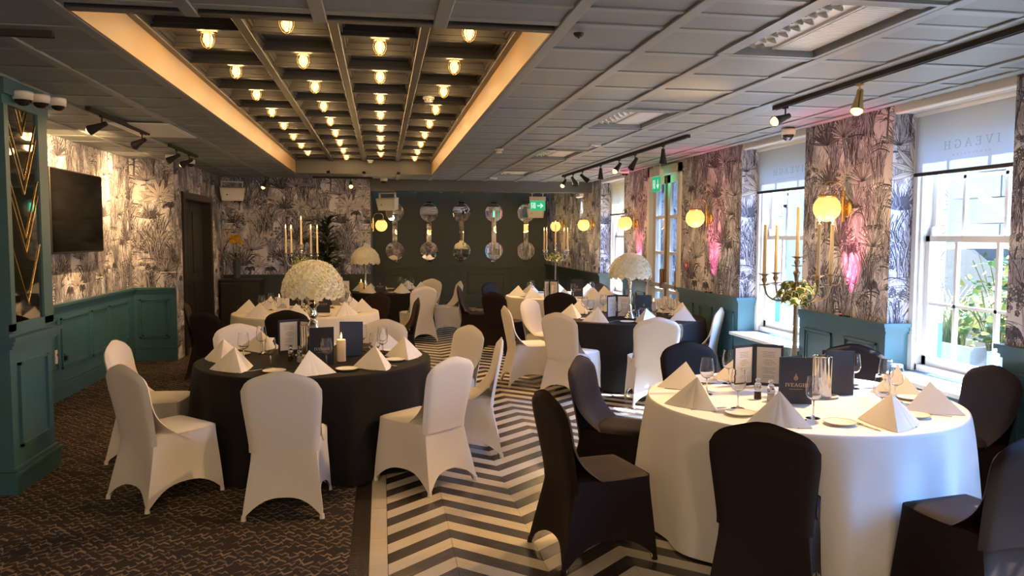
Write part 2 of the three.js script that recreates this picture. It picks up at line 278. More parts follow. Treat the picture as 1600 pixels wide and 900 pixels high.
// ceiling: slab, lattice of ribs, a recessed panel in every field, and the raised coffer with its lit fascia
const ceiling = structure('ceiling');
mesh('ceiling_slab', span(-3.9, OUT, 3.06, 3.3, Z_FRONT + 0.3, Z_ALC - 0.5), M.plaster, ceiling);
const hollow = [];    // fields the air grilles take
const GRILLES = [[1.86, 2.44, -3.15, -4.13], [1.86, 2.44, -6.07, -7.15], [1.86, 2.44, -9.13, -10.19], [1.86, 2.44, -12.16, -13.22]], GRILLE_L = [-2.42, -1.95, -7.62, -8.62];
{
  const RX = [-2.95, -2.42, -1.91, -1.43, -0.86, -0.28, 0.29, 0.89, 1.41, 1.905, 2.495, 3.02, 3.63, 3.88], RZ = []; for (let k = -11; k < 30; k++) RZ.push(-3.745 - 0.51 * k);
  const W = 0.068, H = 0.05, y0 = CEIL, y1 = CEIL + 0.024, panels = [];
  const inCoffer = (x, z) => x > COF.x0 && x < COF.x1 && z < COF.z0 && z > COF.z1, zEnd = Z_ALC;
  for (const x of RX) {
    if (x > COF.x0 && x < COF.x1 - 0.02) { mesh('ceiling_rib', rbox(W, H, Z_FRONT - COF.z0, 0.006, x, y0 + H / 2, (Z_FRONT + COF.z0) / 2), M.rib, ceiling); mesh('ceiling_rib', rbox(W, H, COF.z1 - zEnd, 0.006, x, y0 + H / 2, (COF.z1 + zEnd) / 2), M.rib, ceiling); }
    else mesh('ceiling_rib', rbox(x > 2.98 && x < 3.1 ? 0.17 : W, H, Z_FRONT - zEnd, 0.006, x, y0 + H / 2, (Z_FRONT + zEnd) / 2), M.rib, ceiling);
  }
  for (const z of [...RZ, -3.47]) {
    if (z < zEnd + 0.1) continue;
    const runs = z < COF.z0 && z > COF.z1 ? [[X_L, COF.x0 - 0.06], [COF.x1 + 0.06, 3.98]] : [[X_L, 3.98]];
    for (const [a, b] of runs) for (const [c, d] of z < COF.z0 ? [[a, b]] : [[a, b]]) {
      const g = GRILLES.find((q) => q[2] > z && q[3] < z && c < q[0] && d > q[1]);
      for (const [e, f] of g ? [[c, g[0]], [g[1], d]] : [[c, d]]) mesh('ceiling_rib', rbox(f - e, H - 0.006, z === -3.47 ? 0.05 : W, 0.006, (e + f) / 2, y0 + H / 2 + 0.004, z), M.rib, ceiling);
    }
  }
  const xe = [X_L, ...RX, 3.98];
  for (let i = 0; i + 1 < xe.length; i++) for (let j = 0; j + 1 < RZ.length; j++) {
    const x0 = xe[i], x1 = xe[i + 1], z0 = RZ[j], z1 = RZ[j + 1], cx = (x0 + x1) / 2, cz = (z0 + z1) / 2;
    if (cz < zEnd || inCoffer(cx, cz) || GRILLES.some((q) => cx > q[0] && cx < q[1] && cz < q[2] && cz > q[3])) continue;
    panels.push({ x0, x1, z0, z1, cx, cz, s: seenSize(cx, CEIL, cz, x1 - x0, z0 - z1) });
  }
  panels.sort((a, b) => b.s - a.s);
  const rest = [], shapes = new Map();
  panels.forEach((p, i) => {
    const w = p.x1 - p.x0, d = p.z0 - p.z1, key = w.toFixed(3); if (!shapes.has(key)) shapes.set(key, meters(box(w, 0.012, d), 0.3));
    if (i < 240 && p.s > 0) { const m = mesh('ceiling_panel', shapes.get(key), M.ceiling, ceiling); m.position.set(p.cx, y1 - 0.004 + rr(-0.002, 0.002), p.cz); }
    else rest.push(mv(shapes.get(key).clone(), p.cx, y1 - 0.004, p.cz));
  });
  mesh('distant_panels', rest, M.ceiling, ceiling).userData.kind = 'stuff';
  
  // coffer
  const f = 0.03; // fascia boards, one per side, and the plastered upper walls behind the ribs
  mesh('fascia_board', span(COF.x0 + 0.005, COF.x0 + 0.016, CEIL + 0.003, COF.y + 0.02, COF.z0 - 0.002, COF.z1 + 0.002), M.fascia, ceiling);
  mesh('fascia_board', span(COF.x1 - 0.016, COF.x1 - 0.005, CEIL + 0.003, COF.y + 0.02, COF.z0 - 0.002, COF.z1 + 0.002), M.fascia, ceiling);
  mesh('coffer_end', [span(COF.x0 - 0.06, COF.x0 - 0.004, CEIL + 0.06, 3.06, COF.z0, COF.z1), span(COF.x1 + 0.004, COF.x1 + 0.06, CEIL + 0.06, 3.06, COF.z0, COF.z1), span(COF.x0 - 0.06, COF.x1 + 0.06, CEIL + 0.003, 3.06, COF.z0, COF.z0 + 0.05), span(COF.x0 - 0.06, COF.x1 + 0.06, CEIL + 0.003, 3.06, COF.z1 - 0.06, COF.z1)], M.coffer, ceiling);
  const cw = 0.06, cx = [-1.37, -0.80, -0.268, 0.267, 0.83];
  const step = (x, len) => { const z = (COF.z0 + COF.z1) / 2; return [rbox(cw, 0.07, len, 0.006, x, COF.y + 0.035, z), box(cw + 0.03, 0.05, len, x, COF.y + 0.055, z), box(cw + 0.055, 0.03, len, x, COF.y + 0.072, z)]; };
  cx.forEach((x) => mesh('coffer_rib', step(x, COF.z0 - COF.z1), M.coffer, ceiling));
  for (let k = 0; k < 20; k++) { const z = -4.045 - 0.489 * k; if (z < COF.z1) break; mesh('coffer_rib', [rbox(COF.x1 - COF.x0, 0.06, 0.055, 0.006, (COF.x0 + COF.x1) / 2, COF.y + 0.042, z), box(COF.x1 - COF.x0, 0.04, 0.085, (COF.x0 + COF.x1) / 2, COF.y + 0.06, z)], M.coffer, ceiling); }
  const cp = box(0.53, 0.012, 0.489); let n = 0;
  for (let k = -1; k < 19; k++) for (let i = 0; i < 4; i++) { const z = Math.max(COF.z1 + 0.1, -4.045 - 0.489 * (k + 0.5)), m = mesh('coffer_panel', cp, M.coffer, ceiling); m.position.set((cx[i] + cx[i + 1]) / 2, 3.052, z); n++; }
}

// ---------------------------------------------------------------- walls
const paper = (x0, x1, y0, y1, z0, z1) => meters(span(x0, x1, y0, y1, z0, z1), 2.4);
// moulded wainscot on a wall face: axis 'x' = face looks along x, sign = which way; a,b run along the wall
function wainscot(parent, axis, at, sign, a, b, panels, mat = M.teal, top = DADO) {
  const B = (s0, s1, y0, y1, t) => axis === 'x' ? span(at, at + sign * t, y0, y1, s0, s1) : span(s0, s1, y0, y1, at, at + sign * t);
  mesh('wainscot', B(a, b, 0, top - 0.02, 0.012), mat, parent);
  mesh('dado_rail', [B(a, b, top - 0.075, top - 0.045, 0.030), B(a, b, top - 0.05, top - 0.022, 0.042), B(a, b, top - 0.026, top, 0.062)], mat, parent);
  mesh('baseboard', [B(a, b, 0, 0.15, 0.030), B(a, b, 0.15, 0.172, 0.022), B(a, b, 0.178, 0.19, 0.028)], mat, parent);
  for (const [p, q, y0 = 0.32, y1 = top - 0.16] of panels) {
    const w = 0.026; for (const [t, o] of [[0.030, 0], [0.021, w]]) { const i = o, e = 0.012;
      mesh('panel_moulding', [B(p + i, q - i, y0 + i, y0 + i + e * 1.6, t), B(p + i, q - i, y1 - i - e * 1.6, y1 - i, t), B(p + i, p + i + e * 1.6, y0 + i, y1 - i, t), B(q - i - e * 1.6, q - i, y0 + i, y1 - i, t)], mat, parent); }
  }
}
const wallLeft = structure('wall_left');
mesh('wallpaper', paper(-3.75, X_L, 0, 2.82, Z_FRONT, -11.34), M.paper, wallLeft);
wainscot(wallLeft, 'x', X_L, 1, -11.33, -6.28, [[-11.05, -10.35], [-10.25, -9.75], [-9.65, -8.85], [-8.75, -7.95], [-7.85, -6.9]], M.teal, 1.02);
const wallInner = structure('wall_left_return');
mesh('wallpaper', paper(-3.75, -2.80, 0, 2.82, -11.34, -11.74), M.paper, wallInner);
wainscot(wallInner, 'z', -11.34, 1, -3.36, -2.80, [[-3.28, -2.90]], M.teal, 1.02);
const wallFar = structure('wall_left_far');
mesh('wallpaper', [paper(-3.2, -2.80, 2.28, 2.82, -11.74, -13.62), paper(-3.2, -2.80, 0, 2.82, -13.62, Z_BACK)], M.paper, wallFar);
const door1 = structure('door_1');
mesh('door_frame', [span(-2.98, -2.77, 0, 2.36, -11.72, -11.84), span(-2.98, -2.77, 0, 2.36, -13.52, -13.64), span(-2.98, -2.77, 2.26, 2.36, -11.84, -13.52)], M.darkWoodPaint, door1);
for (const [a, b] of [[-11.84, -12.675], [-12.685, -13.52]]) { const l = mesh('door_leaf', span(-2.96, -2.91, 0.01, 2.26, a, b), M.darkWoodPaint, door1); mesh('door_panel', [span(-2.912, -2.90, 0.2, 1.0, a - 0.13, b + 0.13), span(-2.912, -2.90, 1.14, 2.1, a - 0.13, b + 0.13)], M.black, l); }
const wallBack = structure('wall_back');
mesh('wallpaper', paper(-3.2, -0.20, 0, 2.82, Z_BACK, Z_BACK - 0.12), M.paper, wallBack);
wainscot(wallBack, 'z', Z_BACK, 1, -2.79, -0.20, [[-2.6, -1.95], [-1.8, -1.15], [-1.0, -0.35]], M.green, 1.03);
mesh('wall_return', span(-0.32, -0.20, 0, 2.82, Z_BACK - 0.1, Z_ALC), M.green, wallBack);
const wallAlcove = structure('wall_alcove');
mesh('wall_board', span(-0.4, 4.4, 0, 2.82, Z_ALC, Z_ALC - 0.25), M.green, wallAlcove);
wainscot(wallAlcove, 'z', Z_ALC, 1, -0.19, 4.0, [[-0.05, 0.85], [1.0, 1.9], [2.05, 2.95], [3.1, 3.9]], M.green, 0.99);
for (const x of [0.70, 1.51, 2.29, 3.08]) mesh('panel_moulding', [span(x - 0.33, x - 0.31, 1.2, 2.5, Z_ALC, Z_ALC + 0.02), span(x + 0.31, x + 0.33, 1.2, 2.5, Z_ALC, Z_ALC + 0.02)], M.green, wallAlcove);
mesh('ceiling_beam', span(-0.20, 4.02, 2.57, 2.78, Z_BACK + 0.02, Z_BACK - 0.30), M.beam, structure('trim_1'));
const wallFront = structure('wall_front');
mesh('wallpaper', paper(-3.75, OUT, 0, 3.1, Z_FRONT, Z_FRONT + 0.25), M.paper, wallFront);  // unseen behind the camera; papered to send less daylight onto the chairs

// right wall: papered piers between deep window bays
const wallRight = structure('wall_right');
const BAYS = [[-4.43, -5.63], [-6.93, -8.25], [-12.56, -13.96], [-1.9, -3.13]];  // last bay is out of view, placed to light the front table and chairs
const DOOR = [-10.02, -11.33];
const PIERS = [[Z_FRONT, -1.9], [-3.13, -4.43], [-5.63, -6.93], [-8.25, -10.02], [-11.33, -12.56], [-13.96, Z_ALC]];
for (const [a, b] of PIERS) {
  const far = b < -14 ? M.green : M.teal, pier = new THREE.Group(); pier.name = 'pier'; wallRight.add(pier);
  mesh('wallpaper', meters(span(X_R, OUT, DADO, 2.82, a, b), 2.4), M.paper, pier);
  mesh('wainscot', span(X_R - 0.012, OUT, 0, DADO, a, b), far, pier);
  const e = (t) => [X_R - t, a < 0 && a > -14.1 ? a + t * 0.8 : a + t * 0.5, b - t * 0.8];
  mesh('dado_rail', [[0.018, DADO - 0.085, DADO - 0.06], [0.032, DADO - 0.06, DADO - 0.025], [0.05, DADO - 0.028, DADO + 0.002]].map(([t, y0, y1]) => { const [x, z0, z1] = e(t); return span(x, 4.19, y0, y1, z0, z1); }), far, pier);
  mesh('baseboard', [span(X_R - 0.032, 4.1, 0, 0.15, a, b), span(X_R - 0.022, 4.1, 0.15, 0.175, a, b)], far, pier);
  const n = b < -14 ? 4 : a - b > 1.5 ? 3 : 2, w = (a - b) / n;
  for (let i = 0; i < n; i++) { const p = b + i * w + 0.1, q = b + (i + 1) * w - 0.1; for (const o of [0, 0.03]) { const x0 = X_R - 0.028 + o * 0.3, x1 = X_R - 0.01, y0 = 0.30 + o, y1 = DADO - 0.17 - o, e2 = 0.02; mesh('panel_moulding', [span(x0, x1, y0, y0 + e2, p + o, q - o), span(x0, x1, y1 - e2, y1, p + o, q - o), span(x0, x1, y0, y1, p + o, p + o + e2), span(x0, x1, y0, y1, q - o - e2, q - o)], far, pier); } }
}
for (const [a, b] of BAYS) {
  mesh('apron', span(3.965, OUT, 0, 0.63, a, b), M.teal, wallRight);
  mesh('lintel', span(X_R, OUT, 2.72, 2.82, a, b), M.plaster, wallRight);
  mesh('cornice', rbox(0.05, 0.05, a - b, 0.01, 4.03, 2.735, (a + b) / 2), M.white, wallRight);
}
mesh('lintel', span(X_R, OUT, 2.70, 2.82, DOOR[0], DOOR[1]), M.plaster, wallRight);
mesh('roof_edge', span(OUT - 0.02, OUT + 0.06, 2.76, 3.3, Z_FRONT, Z_ALC), M.plaster, wallRight);  // unseen from inside; its height sets the shade line on the blinds
// sash windows
BAYS.forEach(([a, b], i) => {
  const w = structure('window_' + (i + 1)), xi = 4.22, xo = 4.40, y0 = 0.68, y1 = 2.70, W = a - b;
  mesh('window_frame', [span(xi, xo, y0, y1, a, a - 0.07), span(xi, xo, y0, y1, b, b + 0.07), span(xi, xo, y1 - 0.06, y1, a, b), span(xi, xo, y0, y0 + 0.05, a, b), span(xi - 0.03, xi, y0, y1, a, a - 0.05), span(xi - 0.03, xi, y0, y1, b, b + 0.05)], M.white, w);
  mesh('window_sill', [rbox(0.34, 0.035, W + 0.02, 0.008, 4.055, 0.652, (a + b) / 2)], M.white, w);
  const za = a - 0.07, zb = b + 0.07, cols = [0, 0.31, 0.69, 1].map((t) => zb + (za - zb) * t);
  for (const [n, x, lo, hi, mid] of [['lower_sash', 4.285, 0.73, 1.755, 1.22], ['upper_sash', 4.335, 1.715, 2.64, 2.2]]) {
    const s = mesh(n, [span(x - 0.02, x + 0.02, lo, lo + (n[0] === 'l' ? 0.07 : 0.045), za, zb), span(x - 0.02, x + 0.02, hi - 0.045, hi, za, zb), span(x - 0.02, x + 0.02, lo, hi, za, za - 0.045), span(x - 0.02, x + 0.02, lo, hi, zb, zb + 0.045)], M.white, w);
    mesh('glazing_bar', span(x - 0.015, x + 0.015, mid - 0.012, mid + 0.012, za, zb), M.white, s);
    for (const c of [cols[1], cols[2]]) mesh('glazing_bar', span(x - 0.015, x + 0.015, lo, hi, c - 0.014, c + 0.014), M.white, s);
    for (let k = 0; k < 3; k++) for (const [p, q] of [[lo + 0.03, mid], [mid, hi - 0.03]]) { const g = new THREE.PlaneGeometry(cols[k + 1] - cols[k], q - p); g.rotateY(PI / 2); mesh('pane', mv(g, x, (p + q) / 2, (cols[k] + cols[k + 1]) / 2), M.pane, s); }
  }
  if (i < 2) mesh('sash_lift', [rbox(0.02, 0.018, 0.07, 0.006, 4.255, 0.775, a - 0.30)], M.bronze, w);
  mesh('sash_horn', [rbox(0.035, 0.09, 0.03, 0.01, 4.30, 1.78, b + 0.11)], M.white, w);
});
// roller blinds; the last is out of view and dims the front table
const BL = ['white roller blind half drawn on the nearest window, faint mirrored lettering', 'white roller blind on the window beyond the front candelabra', 'warm cream roller blind on the far narrow window past the double door', 'unseen white roller blind beside the camera, dimming daylight on the front white table'];
BAYS.forEach(([a, b], i) => {
  const t = thing('roller_blind', BL[i], 'blind', [4.185, 0, (a + b) / 2], 0), y = i === 2 ? 2.13 : 2.235, W = a - b - 0.03;
  const g = new THREE.PlaneGeometry(W, 2.72 - y); g.rotateY(-PI / 2); mesh('blind_fabric', mv(g, 0, (2.72 + y) / 2, 0), i === 2 ? M.creamBlind : M.blind, t);
  mesh('bottom_bar', rbox(0.018, 0.028, W, 0.006, 0, y, 0), M.matt, t); mesh('roller', rot(cyl(0.028, 0.028, W, 14), PI / 2).translate(0.012, 2.712, 0), M.white, t);
});
// glazed double door with panic bars
{
  const d = structure('door_2'), [a, b] = DOOR, m = (a + b) / 2;
  mesh('door_frame', [span(3.97, 4.16, 0, 2.74, a, a - 0.09), span(3.97, 4.16, 0, 2.74, b, b + 0.09), span(3.97, 4.16, 2.62, 2.74, a, b)], M.cream, d);
  for (const [p, q] of [[a - 0.09, m + 0.008], [m - 0.008, b + 0.09]]) {
    const leaf = mesh('door_leaf', [span(4.04, 4.09, 0.02, 2.61, p, p - 0.11), span(4.04, 4.09, 0.02, 2.61, q + 0.11, q), span(4.04, 4.09, 0.02, 0.3, p, q), span(4.04, 4.09, 2.50, 2.61, p, q), ...[0.95, 1.5, 2.02].map((y) => span(4.045, 4.085, y - 0.022, y + 0.022, p, q))], M.cream, d);
    for (const [y0, y1] of [[0.3, 0.93], [0.97, 1.48], [1.52, 2.0], [2.04, 2.5]]) { const g = new THREE.PlaneGeometry(p - q - 0.22, y1 - y0); g.rotateY(-PI / 2); mesh('pane', mv(g, 4.07, (y0 + y1) / 2, (p + q) / 2), M.tint, leaf); }
    mesh('panic_bar', [rbox(0.05, 0.05, p - q - 0.06, 0.012, 3.98, 1.04, (p + q) / 2), rbox(0.07, 0.28, 0.06, 0.01, 4.01, 1.13, p - 0.06), rbox(0.07, 0.09, 0.08, 0.01, 4.01, 1.04, q + 0.07)], M.bronze, leaf);
  }
  mesh('meeting_bolt', span(4.02, 4.045, 0.1, 2.6, m - 0.018, m + 0.018), M.bronze, d);
}
// mirrored pilaster on the left
{
  const p = structure('wall_pilaster'), x = -2.44, z0 = -5.6, z1 = -6.26;
  mesh('pilaster_body', [span(-3.5, x, 0, 2.76, z0, z1)], M.teal, p);
  mesh('pilaster_cornice', [span(-3.4, x + 0.05, 2.66, 2.76, z0 + 0.05, z1 - 0.05), span(-3.4, x + 0.025, 2.60, 2.66, z0 + 0.025, z1 - 0.025)], M.teal, p);
  mesh('mirror_frame', [span(x, x + 0.022, 1.10, 2.60, z0, z0 - 0.06), span(x, x + 0.022, 1.10, 2.60, z1, z1 + 0.15), span(x, x + 0.022, 1.09, 1.15, z0, z1)], M.teal, p);
  mesh('dado_rail', [span(-3.4, x + 0.03, 0.985, 1.01, z0 + 0.03, z1 - 0.03), span(-3.4, x + 0.048, 1.01, 1.04, z0 + 0.048, z1 - 0.048), span(-3.4, x + 0.066, 1.04, 1.065, z0 + 0.066, z1 - 0.066)], M.teal, p);
  mesh('baseboard', [span(-3.4, x + 0.03, 0, 0.13, z0 + 0.03, z1 - 0.03), span(-3.4, x + 0.045, 0.13, 0.155, z0 + 0.045, z1 - 0.045), span(-3.4, x + 0.022, 0.16, 0.18, z0 + 0.022, z1 - 0.022)], M.teal, p);
  mesh('panel_moulding', [span(x, x + 0.02, 0.30, 0.32, z0 - 0.1, z1 + 0.1), span(x, x + 0.02, 0.86, 0.88, z0 - 0.1, z1 + 0.1), span(x, x + 0.02, 0.30, 0.88, z0 - 0.1, z0 - 0.12), span(x, x + 0.02, 0.30, 0.88, z1 + 0.12, z1 + 0.1)], M.teal, p);
  const t = thing('wall_mirror', 'tall dark mirror with gold chevron lines on the teal pilaster', 'mirror', [x, 0, 0]);
  mesh('glass_sheet', span(0, 0.006, 1.15, 2.60, z0 - 0.06, z1 + 0.15), M.smoked, t);
  const zc = (z0 - 0.06 + z1 + 0.15) / 2, hw = 0.215;
  const cut = (y) => [Math.max(1.16, Math.min(2.59, y))][0];
  for (const y of [1.27, 1.62, 1.72, 2.02, 2.12, 2.42, 2.52]) for (const s of [-1, 1]) {
    const yA = cut(y), yB = cut(y + 0.40), k = (yB - yA) / 0.40; if (k <= 0.05) continue;
    mesh('gold_inlay', tube([[0.009, yA, zc], [0.009, yB, zc + s * hw * k]], 0.0045, 1, 5), M.gold, t);
  }
}
// ---------------------------------------------------------------- banquet chairs in stretch covers
function chairShapes() {
  const zc = (y) => -0.205 - 0.095 * Math.pow(Math.max(0, (y - 0.42) / 0.5), 1.15);
  const yTop = (s) => 0.92 - 0.062 * Math.max(0, Math.abs(s) - 0.14) / 0.86 - 0.06 * Math.pow(Math.abs(s), 9);
  const width = (y) => 0.214 + 0.028 * Math.min(1, Math.max(0, (y - 0.45) / 0.28)) - 0.004 * Math.max(0, y - 0.8);
  const face = (front) => grid(20, 18, (u, v) => {
    const s = (u * 2 - 1) * (front ? 1 : -1), t = v, y0 = 0.40, yt = yTop(s), y = y0 + (yt - y0) * t, a = Math.abs(s);
    const x = s * width(y), th = 0.030 * Math.pow(1 - Math.pow(a, 7), 0.5) * Math.pow(Math.max(0, 1 - Math.pow(t, 18)), 0.5);
    const fil = front ? 0.17 * Math.pow(Math.max(0, (0.70 - y) / 0.26), 2.4) * (0.55 + 0.45 * Math.pow(a, 2)) : 0;
    const hollow = front ? -0.008 * (1 - a * a) : 0;
    return [x, y, zc(y) + (front ? th + fil + hollow : -th)];
  });
  const back = merge([face(true), face(false)]);
  // skirt: four stretched sides from the seat edge down to the feet, arched between them
  const topC = [[0.215, 0.235], [-0.215, 0.235], [-0.205, -0.225], [0.205, -0.225]], footC = [[0.225, 0.262], [-0.225, 0.262], [-0.245, -0.305], [0.245, -0.305]];
  const sides = [], Y = 0.462;
  for (let i = 0; i < 4; i++) {
    const a = topC[i], b = topC[(i + 1) % 4], c = footC[i], d = footC[(i + 1) % 4], arch = i === 0 ? 0.115 : i === 2 ? 0.12 : 0.125;
    sides.push(grid(16, 9, (u, v) => {
      const yb = 0.004 + arch * (1 - Math.pow(Math.abs(2 * u - 1), 2.8)), y = Y + (yb - Y) * v, h = Math.pow((Y - y) / Y, 1.25);
      let x = a[0] + (b[0] - a[0]) * u, z = a[1] + (b[1] - a[1]) * u; const px = c[0] + (d[0] - c[0]) * u, pz = c[1] + (d[1] - c[1]) * u;
      const e = Math.pow(Math.abs(2 * u - 1), 10) * 0.022 * (1 - h), L = Math.hypot(x, z); x -= x / L * e; z -= z / L * e;
      const bow = 0.036 * sin(PI * u) * sin(PI * Math.min(1, h * 1.05)) , m = Math.hypot((c[0] + d[0]) / 2, (c[1] + d[1]) / 2), nx = (c[0] + d[0]) / 2 / m, nz = (c[1] + d[1]) / 2 / m;
      return [x + (px - x) * h - nx * bow, y, z + (pz - z) * h - nz * bow];
    }));
  }
  const seat = grid(18, 18, (u, v) => {            // padded top with a rolled edge
    let s = u * 2 - 1, t = 1 - v * 2; const k = Math.sqrt(1 - 0.5 * t * t * 0.12 * s * s), q = Math.max(Math.abs(s), Math.abs(t));
    const z = t > 0 ? t * 0.237 : t * 0.226, w = 0.217 + (t > 0 ? 0 : t * 0.010), cr = Math.pow(Math.abs(s * t), 6) * 0.085;
    return [s * w * k * (1 - cr), 0.484 - 0.026 * Math.pow(q, 7), z * (1 - cr)];
  });
  const leg = (x, z, fx, fz) => tube([[x, 0.43, z], [(x * 0.6 + fx * 0.4), 0.22, (z * 0.6 + fz * 0.4)], [fx, 0.0, fz]], 0.010, 6, 8);
  const legs = [[0.17, 0.18, 0.208, 0.245], [-0.17, 0.18, -0.208, 0.245], [-0.155, -0.15, -0.228, -0.285], [0.155, -0.15, 0.228, -0.285]].map((a) => leg(...a));
  const pocket = [[0.215, 0.252], [-0.215, 0.252], [-0.235, -0.294], [0.235, -0.294]].map(([x, z]) => cyl(0.013, 0.017, 0.03, 10, x, 0.0155, z));
  return { back, skirt: merge(sides), seat, legs, pocket };
}
const CS = chairShapes();
M.whiteCover.side = M.blackCover.side = both;
function makeChair(colour) {
  return (label) => {
    const m = colour === 'white' ? M.whiteCover : M.blackCover, t = thing('banquet_chair', label, 'chair');
    mesh('backrest', CS.back, m, t); mesh('seat', CS.seat, m, t); mesh('skirt', CS.skirt, m, t);
    CS.legs.forEach((g, i) => { const l = mesh('leg', g, M.steel, t); mesh('foot_pocket', CS.pocket[i], m, l); });
    return t;
  };
}
// back-rest top (x, z), table it faces
const TABLES = {
  frontWhite: { c: [2.50, -4.33], r: 0.90, cloth: 'white', name: 'front white table' },
  frontBlack: { c: [-0.526, -6.338], r: 0.90, cloth: 'black', name: 'front black table' },
  midCream: { c: [-0.955, -10.206], r: 0.90, cloth: 'cream', name: 'middle cream table' },
  farBlack: { c: [0.16, -13.80], r: 0.72, cloth: 'black', name: 'far black table' },
  windowBlack: { c: [2.96, -9.07], r: 0.90, cloth: 'black', name: 'black window table' },
  farCream: { c: [2.90, -12.42], r: 0.90, cloth: 'cream', name: 'far cream table' },
};
const CHAIRS = [
  // colour, table, x, z of the top of the back, words that single it out
  ['black', 'frontWhite', 0.86, -4.02, 'black covered chair seen side-on, nearest the chevron aisle at the front white table'],
  ['black', 'frontWhite', 1.36, -5.14, 'black covered chair turned to the front white table, second along the aisle'],
  ['black', 'frontWhite', 1.70, -3.22, 'black covered chair with its back to the camera before the front white table'],
  ['black', 'frontWhite', 2.74, -2.82, 'black covered chair cut off by the bottom right corner of the photo'],
  ['black', 'frontWhite', 3.88, -4.36, 'black covered chair by the near window sill at the right edge of the photo'],
  ['black', 'frontWhite', 3.58, -5.42, 'black covered chair by the blue wainscot, half hidden by menus on the front white table'],
  ['black', 'frontWhite', 2.36, -5.75, 'dark covered chair across the front white table, showing its front above the napkins'],
  ['white', 'frontBlack', -2.06, -6.45, 'white covered chair farthest left at the front black table, partly behind another chair'],
  ['white', 'frontBlack', -1.63, -5.23, 'white covered chair at the near left of the front black table, back in shade'],
  ['white', 'frontBlack', -0.61, -4.82, 'white covered chair with its back to the camera before the front black table'],
  ['white', 'frontBlack', 0.48, -5.26, 'white covered chair with a bright back on the edge of carpet and chevron boards'],
  ['white', 'frontBlack', 0.95, -6.18, 'white covered chair seen edge-on to the right of the front black table'],
  ['white', 'frontBlack', 0.80, -7.08, 'tan-lit white covered chair behind the edge-on chair at the front black table'],
  ['white', 'frontBlack', -1.32, -7.50, 'white covered chair facing the camera behind a wine glass on the front black table, left'],
  ['white', 'frontBlack', 0.03, -7.70, 'white covered chair facing the camera behind the wine glasses on the front black table, right'],
  ['black', 'midCream', -1.03, -8.85, 'black covered chair directly under the front flower dome, back towards the camera'],
  ['black', 'midCream', -2.36, -10.0, 'black covered chair seen side-on against the dark door, left of the middle cream table'],
  ['black', 'midCream', -1.92, -8.85, 'black covered chair in the shade near the left of the middle cream table'],
  ['black', 'midCream', 0.46, -10.30, 'black covered chair seen side-on, right of the middle cream table'],
  ['black', 'midCream', -0.05, -11.30, 'black covered chair half hidden behind the right side of the middle cream table'],
  ['white', 'farBlack', -0.46, -13.12, 'white covered chair between the flower dome and the far black table, back to the camera'],
  ['white', 'farBlack', 0.52, -13.02, 'white covered chair, back to the camera, right of the far black table'],
  ['white', 'farBlack', 0.92, -14.75, 'tan-lit white covered chair facing left behind the far black table'],
  ['white', 'farBlack', 1.22, -13.95, 'white covered chair seen side-on at the far right of the far black table'],
  ['white', 'windowBlack', 1.86, -8.12, 'white covered chair with its back to the camera, near left of the black window table'],
  ['white', 'windowBlack', 1.42, -8.98, 'white covered chair seen side-on beside the aisle at the black window table'],
  ['white', 'windowBlack', 1.99, -9.95, 'white covered chair facing right, far left of the black window table'],
  ['white', 'windowBlack', 2.76, -7.50, 'white covered chair in sunlight, back to the camera, before the black window table'],
  ['white', 'windowBlack', 3.78, -9.95, 'white covered chair in grey shade behind the black window table, under the pink-lit wall'],
  ['white', 'windowBlack', 3.86, -8.42, 'sunlit white covered chair beside the second window at the black window table'],
  ['black', 'farCream', 1.24, -12.75, 'black covered chair seen side-on at the far left of the far cream table'],
  ['black', 'farCream', 1.86, -13.55, 'black covered chair farthest back, left of the far cream table'],
  ['black', 'farCream', 1.60, -11.25, 'black covered chair with its back to the camera, near left of the far cream table'],
  ['black', 'farCream', 2.56, -11.02, 'black covered chair between the far cream table and the black window table'],
  ['black', 'farCream', 3.72, -13.05, 'black covered chair by the far blue dado, right of the far cream table'],
];
for (const [colour, tab, x, z, label] of CHAIRS) {
  const [cx, cz] = TABLES[tab].c, dx = cx - x, dz = cz - z, turn = Math.atan2(dx, dz), L = Math.hypot(dx, dz), k = (x > 3.3 ? L : Math.max(L, TABLES[tab].r + 0.53)) - 0.30;
  place('chair ' + colour, makeChair(colour), [cx - dx / L * k, 0.006, cz - dz / L * k], turn, label, (colour === 'white' ? 'white' : 'black') + ' covered chairs at the ' + TABLES[tab].name);
}

